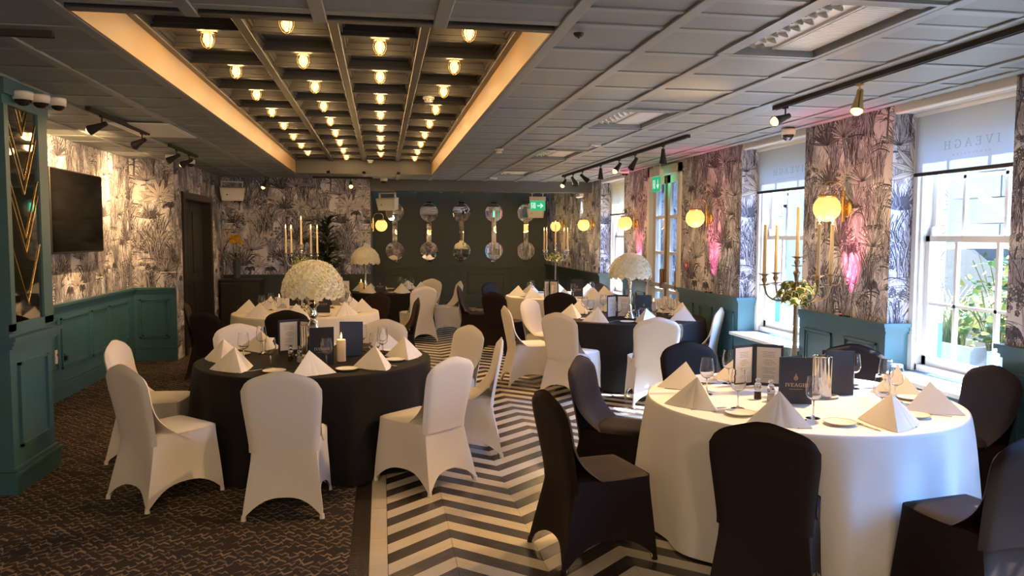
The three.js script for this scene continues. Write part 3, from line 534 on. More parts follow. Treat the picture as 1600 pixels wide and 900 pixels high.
// ---------------------------------------------------------------- round tables and their cloths
const CLOTH_L = { frontWhite: 'floor-length white cloth on the large round table at the right front', frontBlack: 'floor-length black cloth on the round table at the left front', midCream: 'cream cloth on the round table under the left candelabra', farBlack: 'black cloth on the small table near the far dark alcove', windowBlack: 'black cloth with sunlit folds on the round table near the double door', farCream: 'cream cloth on the round table under the far candelabra' };
Object.entries(TABLES).forEach(([key, T], n) => {
  const t = thing('round_table', 'round table standing hidden inside the ' + CLOTH_L[key].replace(/ on the .*/, '') + ' of the ' + T.name, 'table', [T.c[0], 0.006, T.c[1]]);
  mesh('tabletop', cyl(T.r - 0.01, T.r - 0.01, 0.025, 40, 0, 0.737, 0), M.darkWoodPaint, t);
  for (let i = 0; i < 4; i++) mesh('leg', cyl(0.016, 0.016, 0.72, 10, cos(i * 1.571 + 0.7) * 0.5, 0.36, sin(i * 1.571 + 0.7) * 0.5), M.steel, t);
  const folds = [], s0 = n * 1.7; for (let k = 0; k < 4; k++) folds.push([[7, 11, 15, 20][k] + (n + k) % 3, rr(0, 6), [0.026, 0.026, 0.020, 0.010][k]]);
  const R = T.r, N = 160;
  const skirtG = grid(N, 18, (u, v) => {
    const a = u * 2 * PI; if (v < 0.10) { const q = v / 0.10 * PI / 2; return [cos(a) * (R + 0.012 * sin(q)), 0.748 + 0.012 * cos(q), sin(a) * (R + 0.012 * sin(q))]; }
    const h = (v - 0.10) / 0.90, y = 0.748 - 0.738 * h; let d = 0; for (const [f, p, w] of folds) d += w * sin(f * a + p + h * 0.25 * sin(f)); 
    const r = R + 0.012 + (d + 0.045) * Math.pow(h, 0.75) * 0.95; return [cos(a) * r, y, sin(a) * r];
  });
  const topG = lathe([[R, 0.76], [R * 0.66, 0.76], [R * 0.33, 0.76], [0.001, 0.76]], N);
  const c = mesh('tablecloth', mv(merge([skirtG, topG]), 0, 0.006, 0), M[T.cloth + 'Cloth']); c.position.set(T.c[0], 0, T.c[1]);
  c.userData = { label: CLOTH_L[key], category: 'tablecloth' };
});
const TOP = 0.767;
// ---------------------------------------------------------------- place settings
function napkinShape() {
  // a square napkin folded to a standing tent: two outer wings from the back fold, two inner flaps rolled in at the front
  const apex = [0, 0.135, 0.015], tail = [0, 0.002, -0.115];
  const wing = (s, w, inset, bulge) => grid(8, 8, (u, v) => {
    const h = 0.135 * v * (1 - inset), z0 = tail[2] + (apex[2] - tail[2]) * v + inset * 0.05, x1 = s * w * (1 - v), z1 = 0.085 * (1 - v) + apex[2] * v;
    const b = bulge * sin(PI * u) * (1 - v);
    return [x1 * u + s * b * 0.7, h + 0.001, z0 + (z1 - z0) * u + b * 0.5];
  });
  const flap = (s) => grid(6, 8, (u, v) => { const w = (1 - v), x0 = s * 0.125 * w, z0 = 0.085 * w + 0.015 * v, x = x0 * (1 - u) + s * 0.017 * u * w; return [x, 0.135 * v + 0.001, z0 + (0.030 * sin(PI * u * 0.5) - 0.014 * u) * w]; });
  const roll = grid(6, 8, (u, v) => { const a = (u - 0.5) * 2.4, w = 1 - v; return [sin(a) * 0.046 * w, 0.134 * v + 0.001, 0.062 * w + 0.0145 * v + cos(a) * 0.043 * w]; });
  return { outer: merge([wing(1, 0.125, 0, 0.034), wing(-1, 0.125, 0, 0.030)]), flaps: [flap(1), flap(-1)], roll };
}
const NP = napkinShape();
for (const g of [NP.outer, NP.roll, ...NP.flaps]) g.scale(1.32, 1.22, 1.32);
function makeNapkin(label) { const t = thing('napkin', label, 'napkin'); mesh('outer_fold', NP.outer, M.napkin, t); NP.flaps.forEach((g) => mesh('front_flap', g, M.napkin, t)); mesh('inner_roll', NP.roll, M.napkin, t); return t; }
const plateG = lathe([[0.001, 0.004], [0.045, 0.004], [0.052, 0.007], [0.078, 0.014], [0.082, 0.0155], [0.082, 0.0135], [0.055, 0.003], [0.045, 0.0], [0.001, 0.0]], 36), rimG = new THREE.TorusGeometry(0.0815, 0.0013, 5, 40).rotateX(PI / 2).translate(0, 0.0153, 0);
function makePlate(label) { const t = thing('side_plate', label, 'plate'); mesh('dish', plateG, M.china, t); mesh('gold_rim', rimG, M.chinaRim, t); return t; }
const bowlG = lathe([[0.004, 0.088], [0.014, 0.090], [0.028, 0.099], [0.036, 0.113], [0.0385, 0.130], [0.037, 0.155], [0.033, 0.182], [0.031, 0.200], [0.0302, 0.200], [0.0322, 0.181], [0.0362, 0.155], [0.0376, 0.130], [0.035, 0.114], [0.027, 0.1005], [0.013, 0.0915], [0.001, 0.0905]], 24), stemG = lathe([[0.001, 0.003], [0.030, 0.0025], [0.034, 0.0005], [0.034, 0.0018], [0.026, 0.0045], [0.009, 0.008], [0.0042, 0.016], [0.0036, 0.05], [0.0042, 0.082], [0.008, 0.0905]], 20);
for (const g of [bowlG, stemG]) g.scale(1.13, 1.13, 1.13);
function makeGlass(label) { const t = thing('wine_glass', label, 'glass'); mesh('bowl', bowlG, M.glass, t); mesh('stem', stemG, M.glass, t); return t; }
const tine = (x) => rbox(0.0028, 0.0016, 0.046, 0.0007, x, 0.0035, 0.078);
const forkHandle = merge([rbox(0.009, 0.0022, 0.105, 0.001, 0, 0.0022, -0.05), rbox(0.006, 0.002, 0.04, 0.001, 0, 0.003, 0.012), rbox(0.0245, 0.002, 0.026, 0.001, 0, 0.0035, 0.044)]);
function makeFork(label) { const t = thing('fork', label, 'fork'); mesh('handle', forkHandle, M.steel, t); for (const x of [-0.0105, -0.0035, 0.0035, 0.0105]) mesh('tine', tine(x), M.steel, t); return t; }
const bladeG = merge([rbox(0.017, 0.0014, 0.10, 0.0006, 0, 0.0022, 0.065), rbox(0.012, 0.0014, 0.02, 0.0006, -0.002, 0.0022, 0.122)]), knifeH = rbox(0.011, 0.0042, 0.105, 0.0018, 0, 0.0024, -0.04);
function makeKnife(label) { const t = thing('table_knife', label, 'knife'); mesh('handle', knifeH, M.steel, t); mesh('blade', bladeG, M.steel, t); return t; }
const SEATS = ['nearest seat', 'near right seat', 'right seat', 'far right seat', 'far seat', 'far left seat', 'left seat', 'near left seat'];
const first = { frontWhite: [7, 8], frontBlack: [-2, 8], midCream: [-2, 8], farBlack: [20, 6], windowBlack: [0, 8], farCream: [-10, 8] };
for (const [key, T] of Object.entries(TABLES)) {
  const [a0, n] = first[key], near = key === 'frontWhite' || key === 'frontBlack' || key === 'windowBlack', [cx, cz] = T.c;
  for (let i = 0; i < n; i++) {
    const A = deg(a0 + i * 360 / n), seat = SEATS[n === 8 ? i : Math.round(i * 8 / n) % 8] + ' of the ' + T.name, r0 = T.r - 0.215;
    const at = (da, r) => { const a = A + deg(da); return [cx + sin(a) * r, TOP, cz + cos(a) * r]; };
    place('napkin', makeNapkin, at(rr(-3, 3), r0), A + (near ? [0.5, 0.75, -0.35, 0.4, 2.4, -0.5, 0.6, 0.15][i] : rr(-0.9, 0.9)), 'cream tent-folded napkin at the ' + seat, 'napkins on the ' + T.name);
    place('plate', makePlate, at(-19, r0 - 0.02), A, 'gold-rimmed side plate at the ' + seat, 'side plates on the ' + T.name);
    place('glass', makeGlass, at(16 + rr(-2, 2), r0 - 0.14), rnd() * 6, 'stemmed wine glass at the ' + seat, 'wine glasses on the ' + T.name);
    if (near) {
      place('fork', makeFork, at(-9.5, r0 + 0.035), A + PI, 'steel fork at the ' + seat, 'forks on the ' + T.name);
      place('knife', makeKnife, at(9.5, r0 + 0.035), A + PI, 'steel table knife at the ' + seat, 'knives on the ' + T.name);
    }
  }
}
for (const [x, z, label] of [[2.95, -4.58, 'extra wine glass in a pair beside the navy menu on the front white table'], [3.06, -4.30, 'round-bowled glass in front of the pair near the sill, front white table'], [-0.17, -6.63, 'tallest glass of the group before a cream chair, front black table'], [0.0, -6.32, 'glass directly behind a cream napkin, right of the front black table'], [3.30, -8.80, 'left of two paired glasses on the sunny end, black window table'], [3.42, -8.86, 'right of two paired glasses on the sunny end, black window table']])
  place('glass', makeGlass, [x, TOP, z], 0, label, 'extra wine glasses');
// menus: two hinged boards standing open, printed inside
const boardG = rbox(0.185, 0.275, 0.004, 0.0015, 0.0925, 0.1375, 0);
function makeMenu(open) {
  return (label) => {
    const t = thing('menu', label, 'menu');
    for (const s of [1, -1]) {
      const h = new THREE.Group(); h.name = 'cover'; h.rotation.y = s > 0 ? -open / 2 : open / 2; h.scale.z = 1; t.add(h);
      const zf = s > 0 ? -1 : 1;    // inner faces look at each other
      const b = mesh('board', boardG, M.navy, h); 
      mesh('page', rbox(0.150, 0.235, 0.0012, 0.0004, 0.0945, 0.1375, zf * 0.0028), M.page, h);
      if (s > 0) { const g = new THREE.PlaneGeometry(0.185, 0.275); g.translate(0.0925, 0.1375, 0.0023); mesh('cover_print', g, M.front, h); }
    }
    mesh('spine', cyl(0.004, 0.004, 0.275, 8, 0, 0.1375, 0), M.navy, t);
    return t;
  };
}
// pos, turn of the opening (0 opens towards +x), opening angle, words
for (const [x, z, turn, open, label] of [
  [2.42, -4.76, -PI / 2 - 0.12, 2.2, 'navy menu standing wide open with both printed pages facing the camera, front white table'],
  [2.30, -4.20, 0.02, 0.62, 'navy menu showing its gold-lettered cover behind a napkin, front white table'],
  [2.88, -4.36, PI - 0.25, 0.35, 'navy menu standing nearly closed beside the steel wine cooler, front white table'],
  [-0.545, -6.06, 0.06, 0.5, 'navy menu showing its lettered cover behind a wine glass, front black table'],
  [-0.16, -6.44, PI + 0.12, 0.5, 'dark menu standing behind the pillar candle, front black table'],
  [-0.69, -6.72, -PI / 2 - 0.1, 1.9, 'navy menu open with its page behind the steel wine cooler, front black table'],
  [-0.83, -10.05, 0.05, 0.5, 'navy menu with lettered cover under the flower dome, middle cream table'],
  [-0.12, -13.35, 0.05, 0.5, 'navy menu with lettered cover beside the candle, far black table'],
  [2.78, -8.98, -PI / 2 + 0.02, 1.9, 'menu open with two pale pages facing the camera, black window table'],
  [2.99, -8.86, 0.1, 0.3, 'blue menu standing between the silver stand and the candle, black window table'],
  [2.62, -12.05, -PI / 2, 1.3, 'menu standing open left of the candelabra pole, far cream table'],
  [3.02, -12.20, 0.05, 0.5, 'dark menu right of the candelabra pole, far cream table']]) {
  const t = place('menu' + open, makeMenu(open), [x, TOP, z], turn, label, 'standing menus');
}
// wine coolers, mills, pillar candles, cards
const coolerG = lathe([[0.001, 0.004], [0.050, 0.004], [0.054, 0.0], [0.056, 0.006], [0.056, 0.24], [0.059, 0.246], [0.057, 0.25], [0.0525, 0.245], [0.0525, 0.01], [0.001, 0.01]], 40), saucerG = lathe([[0.001, 0.002], [0.07, 0.002], [0.098, 0.011], [0.098, 0.008], [0.07, 0.0], [0.001, 0.0]], 36);
function makeCooler(label) { const t = thing('wine_cooler', label, 'wine cooler'); mesh('vessel', mv(coolerG.clone(), 0, 0.004, 0), M.silver, t); return t; }
for (const [x, z, label, l2] of [[2.66, -4.34, 'polished steel wine cooler standing on a plate, front white table', 'plate under the steel wine cooler, front white table'], [-0.60, -6.46, 'polished steel wine cooler between two menus, front black table', 'plate under the steel wine cooler, front black table'], [2.74, -12.16, 'steel wine cooler by the candelabra pole, far cream table', 'plate under the wine cooler, far cream table']]) {
  place('cooler', makeCooler, [x, TOP, z], 0, label); const p = mesh('saucer', saucerG, M.china); p.position.set(x, TOP, z); p.userData = { label: l2, category: 'plate' };
}
const millBody = lathe([[0.001, 0.0], [0.021, 0.0], [0.0225, 0.004], [0.021, 0.03], [0.0195, 0.055], [0.022, 0.066], [0.020, 0.074], [0.001, 0.074]], 20), millHead = lathe([[0.001, 0.074], [0.012, 0.076], [0.019, 0.083], [0.0195, 0.094], [0.012, 0.101], [0.010, 0.106], [0.0155, 0.113], [0.0145, 0.124], [0.006, 0.13], [0.001, 0.131]], 20), millFill = cyl(0.0165, 0.0175, 0.04, 16, 0, 0.024, 0);
function makeMill(kind) { return (label) => { const t = thing('condiment_mill', label, 'mill'); mesh('glass_body', millBody, M.glass, t); mesh('clear_knob', millHead, M.glass, t); mesh('collar', cyl(0.0205, 0.0205, 0.006, 18, 0, 0.073, 0), M.steel, t); mesh(kind === 'salt' ? 'salt' : 'peppercorns', millFill, kind === 'salt' ? M.salt : M.pepper, t); return t; }; }
for (const [k, x, z, label] of [['pepper', 2.235, -4.335, 'clear pepper mill, left of the pair beside the menu, front white table'], ['salt', 2.285, -4.27, 'clear salt mill, right of the pair beside the menu, front white table'], ['pepper', -0.70, -6.16, 'clear pepper mill on the front black table'], ['salt', -0.63, -6.14, 'clear salt mill beside the pepper mill, front black table'], ['salt', 2.93, -8.62, 'clear salt mill before the silver flower stand, black window table'], ['salt', -0.90, -9.92, 'clear salt mill left of the menu, middle cream table'], ['pepper', -0.96, -9.95, 'clear pepper mill left of the salt, middle cream table']]) place('mill' + k, makeMill(k), [x, TOP, z], 0, label, 'condiment mills');
const flameG = lathe([[0.0005, 0], [0.0052, 0.007], [0.0072, 0.017], [0.0055, 0.032], [0.002, 0.046], [0.0003, 0.054]], 12);
function makePillar(label) { const t = thing('pillar_candle', label, 'candle'); mesh('wax', lathe([[0.001, 0], [0.032, 0], [0.034, 0.004], [0.034, 0.166], [0.031, 0.172], [0.02, 0.166], [0.001, 0.164]], 24), M.wax, t); mesh('wick', cyl(0.0012, 0.0012, 0.014, 6, 0, 0.17, 0), M.black, t); mesh('flame', mv(flameG.clone(), 0, 0.174, 0), M.flame, t); pointLight(t, AMBER, LAMP.flame * 0.6, [0, 0.193, 0], 0.5); return t; }
for (const [x, z, label] of [[-0.315, -6.14, 'ivory pillar candle in front of a dark menu, front black table'], [3.26, -9.02, 'ivory pillar candle right of the blue menu, black window table'], [-0.35, -13.55, 'lit orange-glowing pillar candle on the far black table'], [-1.3, -10.3, 'pillar candle at the back of the middle cream table']]) place('pillar', makePillar, [x, TOP, z], 0, label, 'pillar candles');
function makeCard(label) { const t = thing('table_card', label, 'card'); mesh('holder', [rbox(0.15, 0.2, 0.004, 0.001, 0, 0.104, 0), rbox(0.15, 0.004, 0.06, 0.001, 0, 0.002, 0)], M.plastic, t); const g = new THREE.PlaneGeometry(0.142, 0.19); mesh('print', mv(g, 0, 0.105, 0.0026), M.card, t); return t; }
for (const [x, z, r, label] of [[-1.20, -9.86, 0.12, 'white upright card with a printed dome on the middle cream table'], [-0.62, -13.42, 0, 'small pale upright card on the far black table'], [2.70, -11.98, 0.3, 'narrow white card beside the wine cooler, far cream table']]) place('card', makeCard, [x, TOP, z], r, label, 'upright table cards');

// ---------------------------------------------------------------- candelabra with taper candles and ivy
const cupG = (x, y, z) => mv(lathe([[0.001, -0.075], [0.010, -0.072], [0.006, -0.06], [0.014, -0.05], [0.019, -0.036], [0.015, -0.026], [0.011, -0.02], [0.016, -0.012], [0.036, -0.002], [0.038, 0.001], [0.02, 0.0], [0.013, 0.002], [0.013, 0.0], [0.001, 0.0]], 20), x, y, z);
const dishG = (x, y, z) => mv(lathe([[0.001, -0.002], [0.03, -0.001], [0.038, 0.003], [0.036, 0.001], [0.008, -0.006], [0.001, -0.006]], 20), x, y, z);
const ARM_A = [0.25, 1.05, PI - 0.35, PI + 0.75].map((a) => a);
const CUPS = [[0, 0.855, 0], ...[0.10, 1.2, PI - 0.1, PI + 1.15].map((a) => [cos(a) * 0.205, 0.745, sin(a) * 0.205])];
function makeCandelabra(kind) {
  return (label) => {
    const m = kind === 'antique' ? M.antique : M.silver, t = thing('candelabra', label, 'candelabra');
    mesh('foot', lathe([[0.001, 0.0], [0.085, 0.0], [0.09, 0.006], [0.08, 0.014], [0.045, 0.022], [0.03, 0.034], [0.018, 0.05], [0.014, 0.07], [0.001, 0.07]], 32), m, t);
    mesh('stem', lathe([[0.015, 0.05], [0.0145, 0.3], [0.0135, 0.58], [0.017, 0.61], [0.02, 0.63], [0.014, 0.65], [0.011, 0.70], [0.017, 0.74], [0.024, 0.752], [0.012, 0.765], [0.010, 0.80], [0.012, 0.815]], 20), m, t);
    CUPS.forEach(([x, y, z], i) => {
      const c = mesh('candle_cup', i ? [cupG(x, y, z), dishG(x, y - 0.07, z)] : [cupG(x, y, z), dishG(x, y - 0.06, z)], m, t);
      if (i) mesh('arm', tube([[0, 0.645, 0], [x * 0.22, 0.60, z * 0.22], [x * 0.55, 0.575, z * 0.55], [x * 0.88, 0.605, z * 0.88], [x, 0.67, z]], 0.0065, 28, 8), m, t);
    });
    return t;
  };
}
const taperG = lathe([[0.001, 0.0], [0.0125, 0.0], [0.0115, 0.15], [0.0108, 0.307], [0.008, 0.314], [0.001, 0.312]], 18);
function makeTaper(label) { const t = thing('taper_candle', label, 'candle'); mesh('wax', taperG, M.wax, t); mesh('wick', cyl(0.001, 0.001, 0.012, 5, 0, 0.317, 0), M.black, t); mesh('flame', mv(flameG.clone(), 0, 0.318, 0), M.flame, t); pointLight(t, AMBER, LAMP.flame, [0, 0.336, 0], 0.5); return t; }
function ivyLeaf() {
  const o = [[0, -0.012], [0.014, -0.016], [0.026, -0.006], [0.02, 0.006], [0.036, 0.012], [0.018, 0.022], [0.010, 0.026], [0, 0.056]], full = [...o, ...o.slice(1, -1).reverse().map(([x, y]) => [-x, y])];
  const p = [], c = [], ix = [], G = lin(0.035, 0.10, 0.015), E = lin(0.62, 0.60, 0.34), n = full.length;
  p.push(0, 0.01, 0.006); c.push(G.r, G.g, G.b);
  for (const k of [0.74, 0.80, 1]) for (const [x, y] of full) { p.push(x * k, 0.01 + (y - 0.01) * k, 0.006 - (Math.abs(x) * 0.35 + Math.max(0, y) * 0.12) * k); const q = k < 0.78 ? G : E; c.push(q.r, q.g, q.b); }
  for (let i = 0; i < n; i++) { const j = (i + 1) % n; ix.push(0, 1 + i, 1 + j); for (let r = 0; r < 2; r++) { const a = 1 + r * n, b = 1 + (r + 1) * n; ix.push(a + i, b + i, b + j, a + i, b + j, a + j); } }
  const g = new THREE.BufferGeometry(); g.setAttribute('position', new THREE.Float32BufferAttribute(p, 3)); g.setAttribute('color', new THREE.Float32BufferAttribute(c, 3)); g.setAttribute('uv', new THREE.Float32BufferAttribute(new Float32Array(p.length / 3 * 2), 2)); g.setIndex(ix); g.computeVertexNormals(); return g;
}
const IVY = ivyLeaf();
function makeIvy(label) {
  const t = thing('ivy_garland', label, 'ivy'), vines = [];
  for (let i = 0; i < 46; i++) {
    const a = i * 2.4, r = 0.03 + 0.105 * Math.pow(rnd(), 0.8), y = 0.65 + rr(-0.055, 0.05) - (r - 0.03) * 0.25;
    const m = mesh('leaf', IVY, M.ivy, t); m.position.set(cos(a) * r, y, sin(a) * r); m.scale.setScalar(rr(0.75, 1.25)); m.rotation.set(rr(-0.9, 0.1), PI / 2 - a + rr(-0.5, 0.5), rr(-0.8, 0.8) + PI, 'YXZ');
  }
  for (let i = 0; i < 5; i++) { const a = i * 1.26; vines.push(tube([[cos(a) * 0.014, 0.69, sin(a) * 0.014], [cos(a + 0.6) * 0.05, 0.70, sin(a + 0.6) * 0.05], [cos(a + 1.1) * 0.09, 0.665, sin(a + 1.1) * 0.09], [cos(a + 1.3) * 0.10, 0.62, sin(a + 1.3) * 0.10]], 0.002, 12, 5)); }
  mesh('vine', vines, M.stem, t); return t;
}
const POS = ['centre candle, tallest', 'candle at the right', 'candle at the front right', 'candle at the left', 'candle at the back left'];
for (const [kind, x, z, turn, name] of [['antique', 2.59, -4.55, -0.25, 'front'], ['silver', -1.03, -10.45, 0.35, 'left'], ['silver', 2.80, -12.42, 0.15, 'far']]) {
  place('candelabra' + kind, makeCandelabra(kind), [x, TOP, z], turn, { front: 'tall bronze-toned five-arm candelabra with ivy on the front white table', left: 'silver five-arm candelabra on the middle cream table behind the flower dome', far: 'slim silver five-arm candelabra on the far cream table' }[name]);
  place('ivy', makeIvy, [x, TOP, z], turn, { front: 'variegated ivy wound round the front candelabra', left: 'ivy wound round the left candelabra', far: 'ivy sprigs wound round the far candelabra' }[name]);
  CUPS.forEach(([cx, cy, cz], i) => { const q = V3(cx, 0, cz).applyAxisAngle(V3(0, 1, 0), turn), c = place('taper', makeTaper, [x + q.x, TOP + cy, z + q.z], 0, 'lit ivory taper, ' + POS[i] + ' of the ' + name + ' candelabra', 'taper candles of the ' + name + ' candelabra'); c.rotation.set(0, rnd() * 6, 0); if (name === 'front' && i === 0) c.rotation.z = 0; });
}

// ---------------------------------------------------------------- flower domes on silver stands
function roseShape(k) {
  const g = [], rings = [[4, 0.007, 0.030, -0.25], [6, 0.016, 0.036, 0.2], [7, 0.026, 0.036, 0.7], [8, 0.036, 0.032, 1.15]];
  rings.forEach(([n, r, len, tilt], q) => { for (let i = 0; i < n; i++) { const a = i / n * 2 * PI + q * 0.7 + k * 0.4, ph = rr(0, 6); g.push(rot(grid(4, 3, (u, v) => { const s = (u * 2 - 1), w = 0.75 * r * (0.55 + 0.6 * v), c = s * w, bend = v * tilt * 0.9, z = r * 0.45 + sin(bend) * len * v + 0.004 * sin(s * 5 + ph) * v; return [c, 0.004 + cos(bend) * len * v + 0.005 * cos(s * 6 + ph) * v, z - s * s * w * 0.45 + 0.003 * sin(s * 7 + ph) * v]; }), 0, a, 0)); } });
  g.push(mv(new THREE.IcosahedronGeometry(0.016, 1), 0, 0.020, 0));
  return merge(g);
}
const ROSES = [roseShape(0), roseShape(1), roseShape(2)];
const bigStand = lathe([[0.001, 0.0], [0.075, 0.0], [0.078, 0.006], [0.05, 0.016], [0.026, 0.03], [0.022, 0.045], [0.035, 0.07], [0.052, 0.105], [0.050, 0.15], [0.03, 0.178], [0.020, 0.19], [0.030, 0.202], [0.036, 0.215], [0.024, 0.23], [0.026, 0.25], [0.045, 0.262], [0.040, 0.272], [0.052, 0.285], [0.060, 0.30], [0.001, 0.30]].map(([r, y]) => [r * 1.1, y * 1.6]), 32);
const trumpet = lathe([[0.001, 0.0], [0.075, 0.0], [0.072, 0.01], [0.035, 0.05], [0.022, 0.12], [0.018, 0.18], [0.030, 0.2], [0.018, 0.215], [0.020, 0.25], [0.035, 0.27], [0.022, 0.285], [0.05, 0.31], [0.055, 0.315], [0.001, 0.315]].map(([r, y]) => [r, y * 1.55]), 32);
function makeStand(tall) { return (label) => { const t = thing('flower_stand', label, 'stand'); mesh('pedestal', tall ? trumpet : bigStand, M.silver, t); mesh('bowl', mv(lathe([[0.001, 0.30], [0.05, 0.30], [0.11, 0.312], [0.12, 0.33], [0.1, 0.335], [0.001, 0.335]], 28), 0, tall ? 0.18 : 0.18, 0), M.silver, t); return t; }; }
function makeDome(label) {
  const t = thing('flower_dome', label, 'flowers'), N = 150;
  for (let i = 0; i < N; i++) {
    const y = 1 - (i + 0.5) / N * 1.16, r = Math.sqrt(Math.max(0, 1 - y * y)), a = i * 2.39996, d = V3(cos(a) * r, y, sin(a) * r).normalize(), k = i % 3;
    const m = mesh('flower', ROSES[k], M.petal[(i * 7 + k) % 3], t); m.position.set(d.x * 0.212, Math.max(-0.02, d.y * 0.215), d.z * 0.212); m.quaternion.setFromUnitVectors(V3(0, 1, 0), d.clone().multiply(V3(1, 0.95, 1)).normalize()); m.rotateY(rnd() * 6); m.scale.setScalar(rr(0.82, 1.05));
  }
  mesh('foam_core', lathe([[0.001, 0.195], [0.08, 0.18], [0.15, 0.135], [0.195, 0.05], [0.195, -0.02], [0.10, -0.03], [0.001, -0.03]], 24), M.petal[1], t);
  return t;
}
for (const [tall, x, z, n] of [[false, -0.55, -6.44, 'front'], [true, 2.90, -8.83, 'window'], [true, -0.28, -13.72, 'far']]) {
  const y = TOP + (tall ? 0.50 : 0.50), tt = { front: 'front black table', window: 'black window table', far: 'far black table' }[n];
  place('stand' + tall, makeStand(tall), [x, TOP, z], 0, (tall ? 'slim silver trumpet stand' : 'baluster silver urn stand') + ' holding the flower dome of the ' + tt);
  place('dome', makeDome, [x, y + 0.03, z], n.length, 'dome of ruffled cream flowers on the silver stand of the ' + tt, 'cream flower domes');
}
// ---------------------------------------------------------------- lights of the room
const cageRib = (a) => tube([[cos(a) * 0.036, -0.034, sin(a) * 0.036], [cos(a) * 0.044, -0.07, sin(a) * 0.044], [cos(a) * 0.026, -0.115, sin(a) * 0.026], [0, -0.132, 0]], 0.0022, 8, 5);
function makeCofferLamp(label) {
  const t = thing('coffer_lamp', label, 'lamp');
  mesh('ceiling_rose', lathe([[0.001, 0], [0.042, 0], [0.048, -0.012], [0.052, -0.03], [0.046, -0.038], [0.001, -0.036]].reverse(), 24), M.brass, t);
  for (let i = 0; i < 6; i++) mesh('cage_bar', cageRib(i * PI / 3), M.brass, t);
  mesh('bulb', lathe([[0.001, -0.118], [0.016, -0.112], [0.03, -0.088], [0.033, -0.068], [0.026, -0.045], [0.018, -0.034], [0.001, -0.034]], 16), M.bulb, t);
  pointLight(t, WARM, LAMP.coffer, [0, -0.075, 0], 3); return t;
}
const ORD = ['first', 'second', 'third', 'fourth', 'fifth', 'sixth', 'seventh', 'eighth', 'ninth'];
[[-1.07, 5.25, 0.967, 8, 'leftmost'], [-0.535, 4.78, 0.978, 9, 'second-from-left'], [0.0, 5.25, 0.967, 8, 'third-from-left'], [0.535, 4.79, 0.978, 9, 'rightmost']].forEach(([x, z0, dz, n, row]) => {
  for (let i = 0; i < n; i++) if (z0 + i * dz < 13.1) place('coffer lamp', makeCofferLamp, [x, 3.048, -z0 - i * dz], 0, 'glowing caged ceiling lamp, ' + ORD[i] + ' from the camera in the ' + row + ' coffer row', 'coffer lamps');
});
function makeGlobe(label) {          // local +z points away from the wall
  const t = thing('globe_wall_lamp', label, 'wall lamp');
  mesh('backplate', rot(lathe([[0.001, 0.0], [0.075, 0.0], [0.075, 0.012], [0.06, 0.02], [0.001, 0.022]], 28), PI / 2), M.brass, t);
  mesh('arm', [rbox(0.026, 0.27, 0.026, 0.006, 0, 0.02, 0.045), rbox(0.02, 0.02, 0.05, 0.005, 0, 0.0, 0.025)], M.brass, t);
  mesh('hoop', tube([[0, 0.05, 0.055], [0, 0.19, 0.058], [0, 0.225, 0.10], [0, 0.225, 0.20], [0, 0.19, 0.235], [0, 0.12, 0.235]], 0.0055, 30, 8), M.brass, t);
  mesh('cap', mv(lathe([[0.001, 0.122], [0.07, 0.118], [0.078, 0.108], [0.072, 0.092], [0.001, 0.095]].reverse(), 28), 0, 0, 0.20), M.brass, t);
  mesh('globe', ball(0.115, 28, 0, 0, 0.20), M.opal, t);
  pointLight(t, WARM, LAMP.globe, [0, 0, 0.20], 6); return t;
}
[[4.0, 1.99, -6.21, 'right pier behind the front candelabra'], [4.0, 1.965, -9.08, 'pink-washed pier beside the double door'], [4.0, 1.945, -11.88, 'pier left of the double door'], [4.0, 1.95, -14.43, 'dark wall just past the far window'], [4.0, 1.95, -16.86, 'far right wall above the far candelabra']].forEach(([x, y, z, w]) => place('globe', makeGlobe, [x, y, z], -PI / 2, 'glowing globe wall lamp with brass hoop on the ' + w, 'globe wall lamps'));
place('globe', makeGlobe, [-0.20, 1.93, -15.2], PI / 2, 'glowing globe wall lamp at the left edge of the alcove with mirrors', 'globe wall lamps');
for (const [x, y, w] of [[-2.2, 1.9, 'left'], [-0.7, 1.9, 'middle left'], [0.8, 1.9, 'middle right'], [2.4, 1.9, 'right']]) place('globe', makeGlobe, [x, y, 2.2], PI, 'unseen globe wall lamp behind the camera, lighting the chair backs, ' + w, 'globe wall lamps');  // out of view, placed to warm the chair backs
// track spots: each head aims along its own direction
function track(label, x0, z0, x1, z1) { const t = thing('lighting_track', label, 'track', [x0, 0, z0]), L = Math.hypot(x1 - x0, z1 - z0), g = merge([box(0.036, 0.02, L, 0, 2.75, 0), box(0.01, 0.012, L, -0.013, 2.734, 0), box(0.01, 0.012, L, 0.013, 2.734, 0)]); g.translate(0, 0, -L / 2); g.rotateY(Math.atan2(-(x1 - x0), -(z1 - z0))); mesh('rail', g, M.matt, t); mesh('end_feed', [box(0.04, 0.03, 0.05, 0, 2.742, -0.02)], M.matt, t); return t; }
track('long black ceiling track above the front candelabra', 3.03, -1.6, 3.03, -5.72); track('black ceiling track running on to the double door', 3.03, -7.45, 3.03, -12.9);
track('short black ceiling track on the left near the television', -2.28, -6.7, -2.28, -8.3); track('second short black track on the left ceiling before the corner', -2.33, -9.3, -2.33, -10.6); track('black track across the ceiling before the back wallpaper', -1.15, -13.95, -0.15, -13.95);
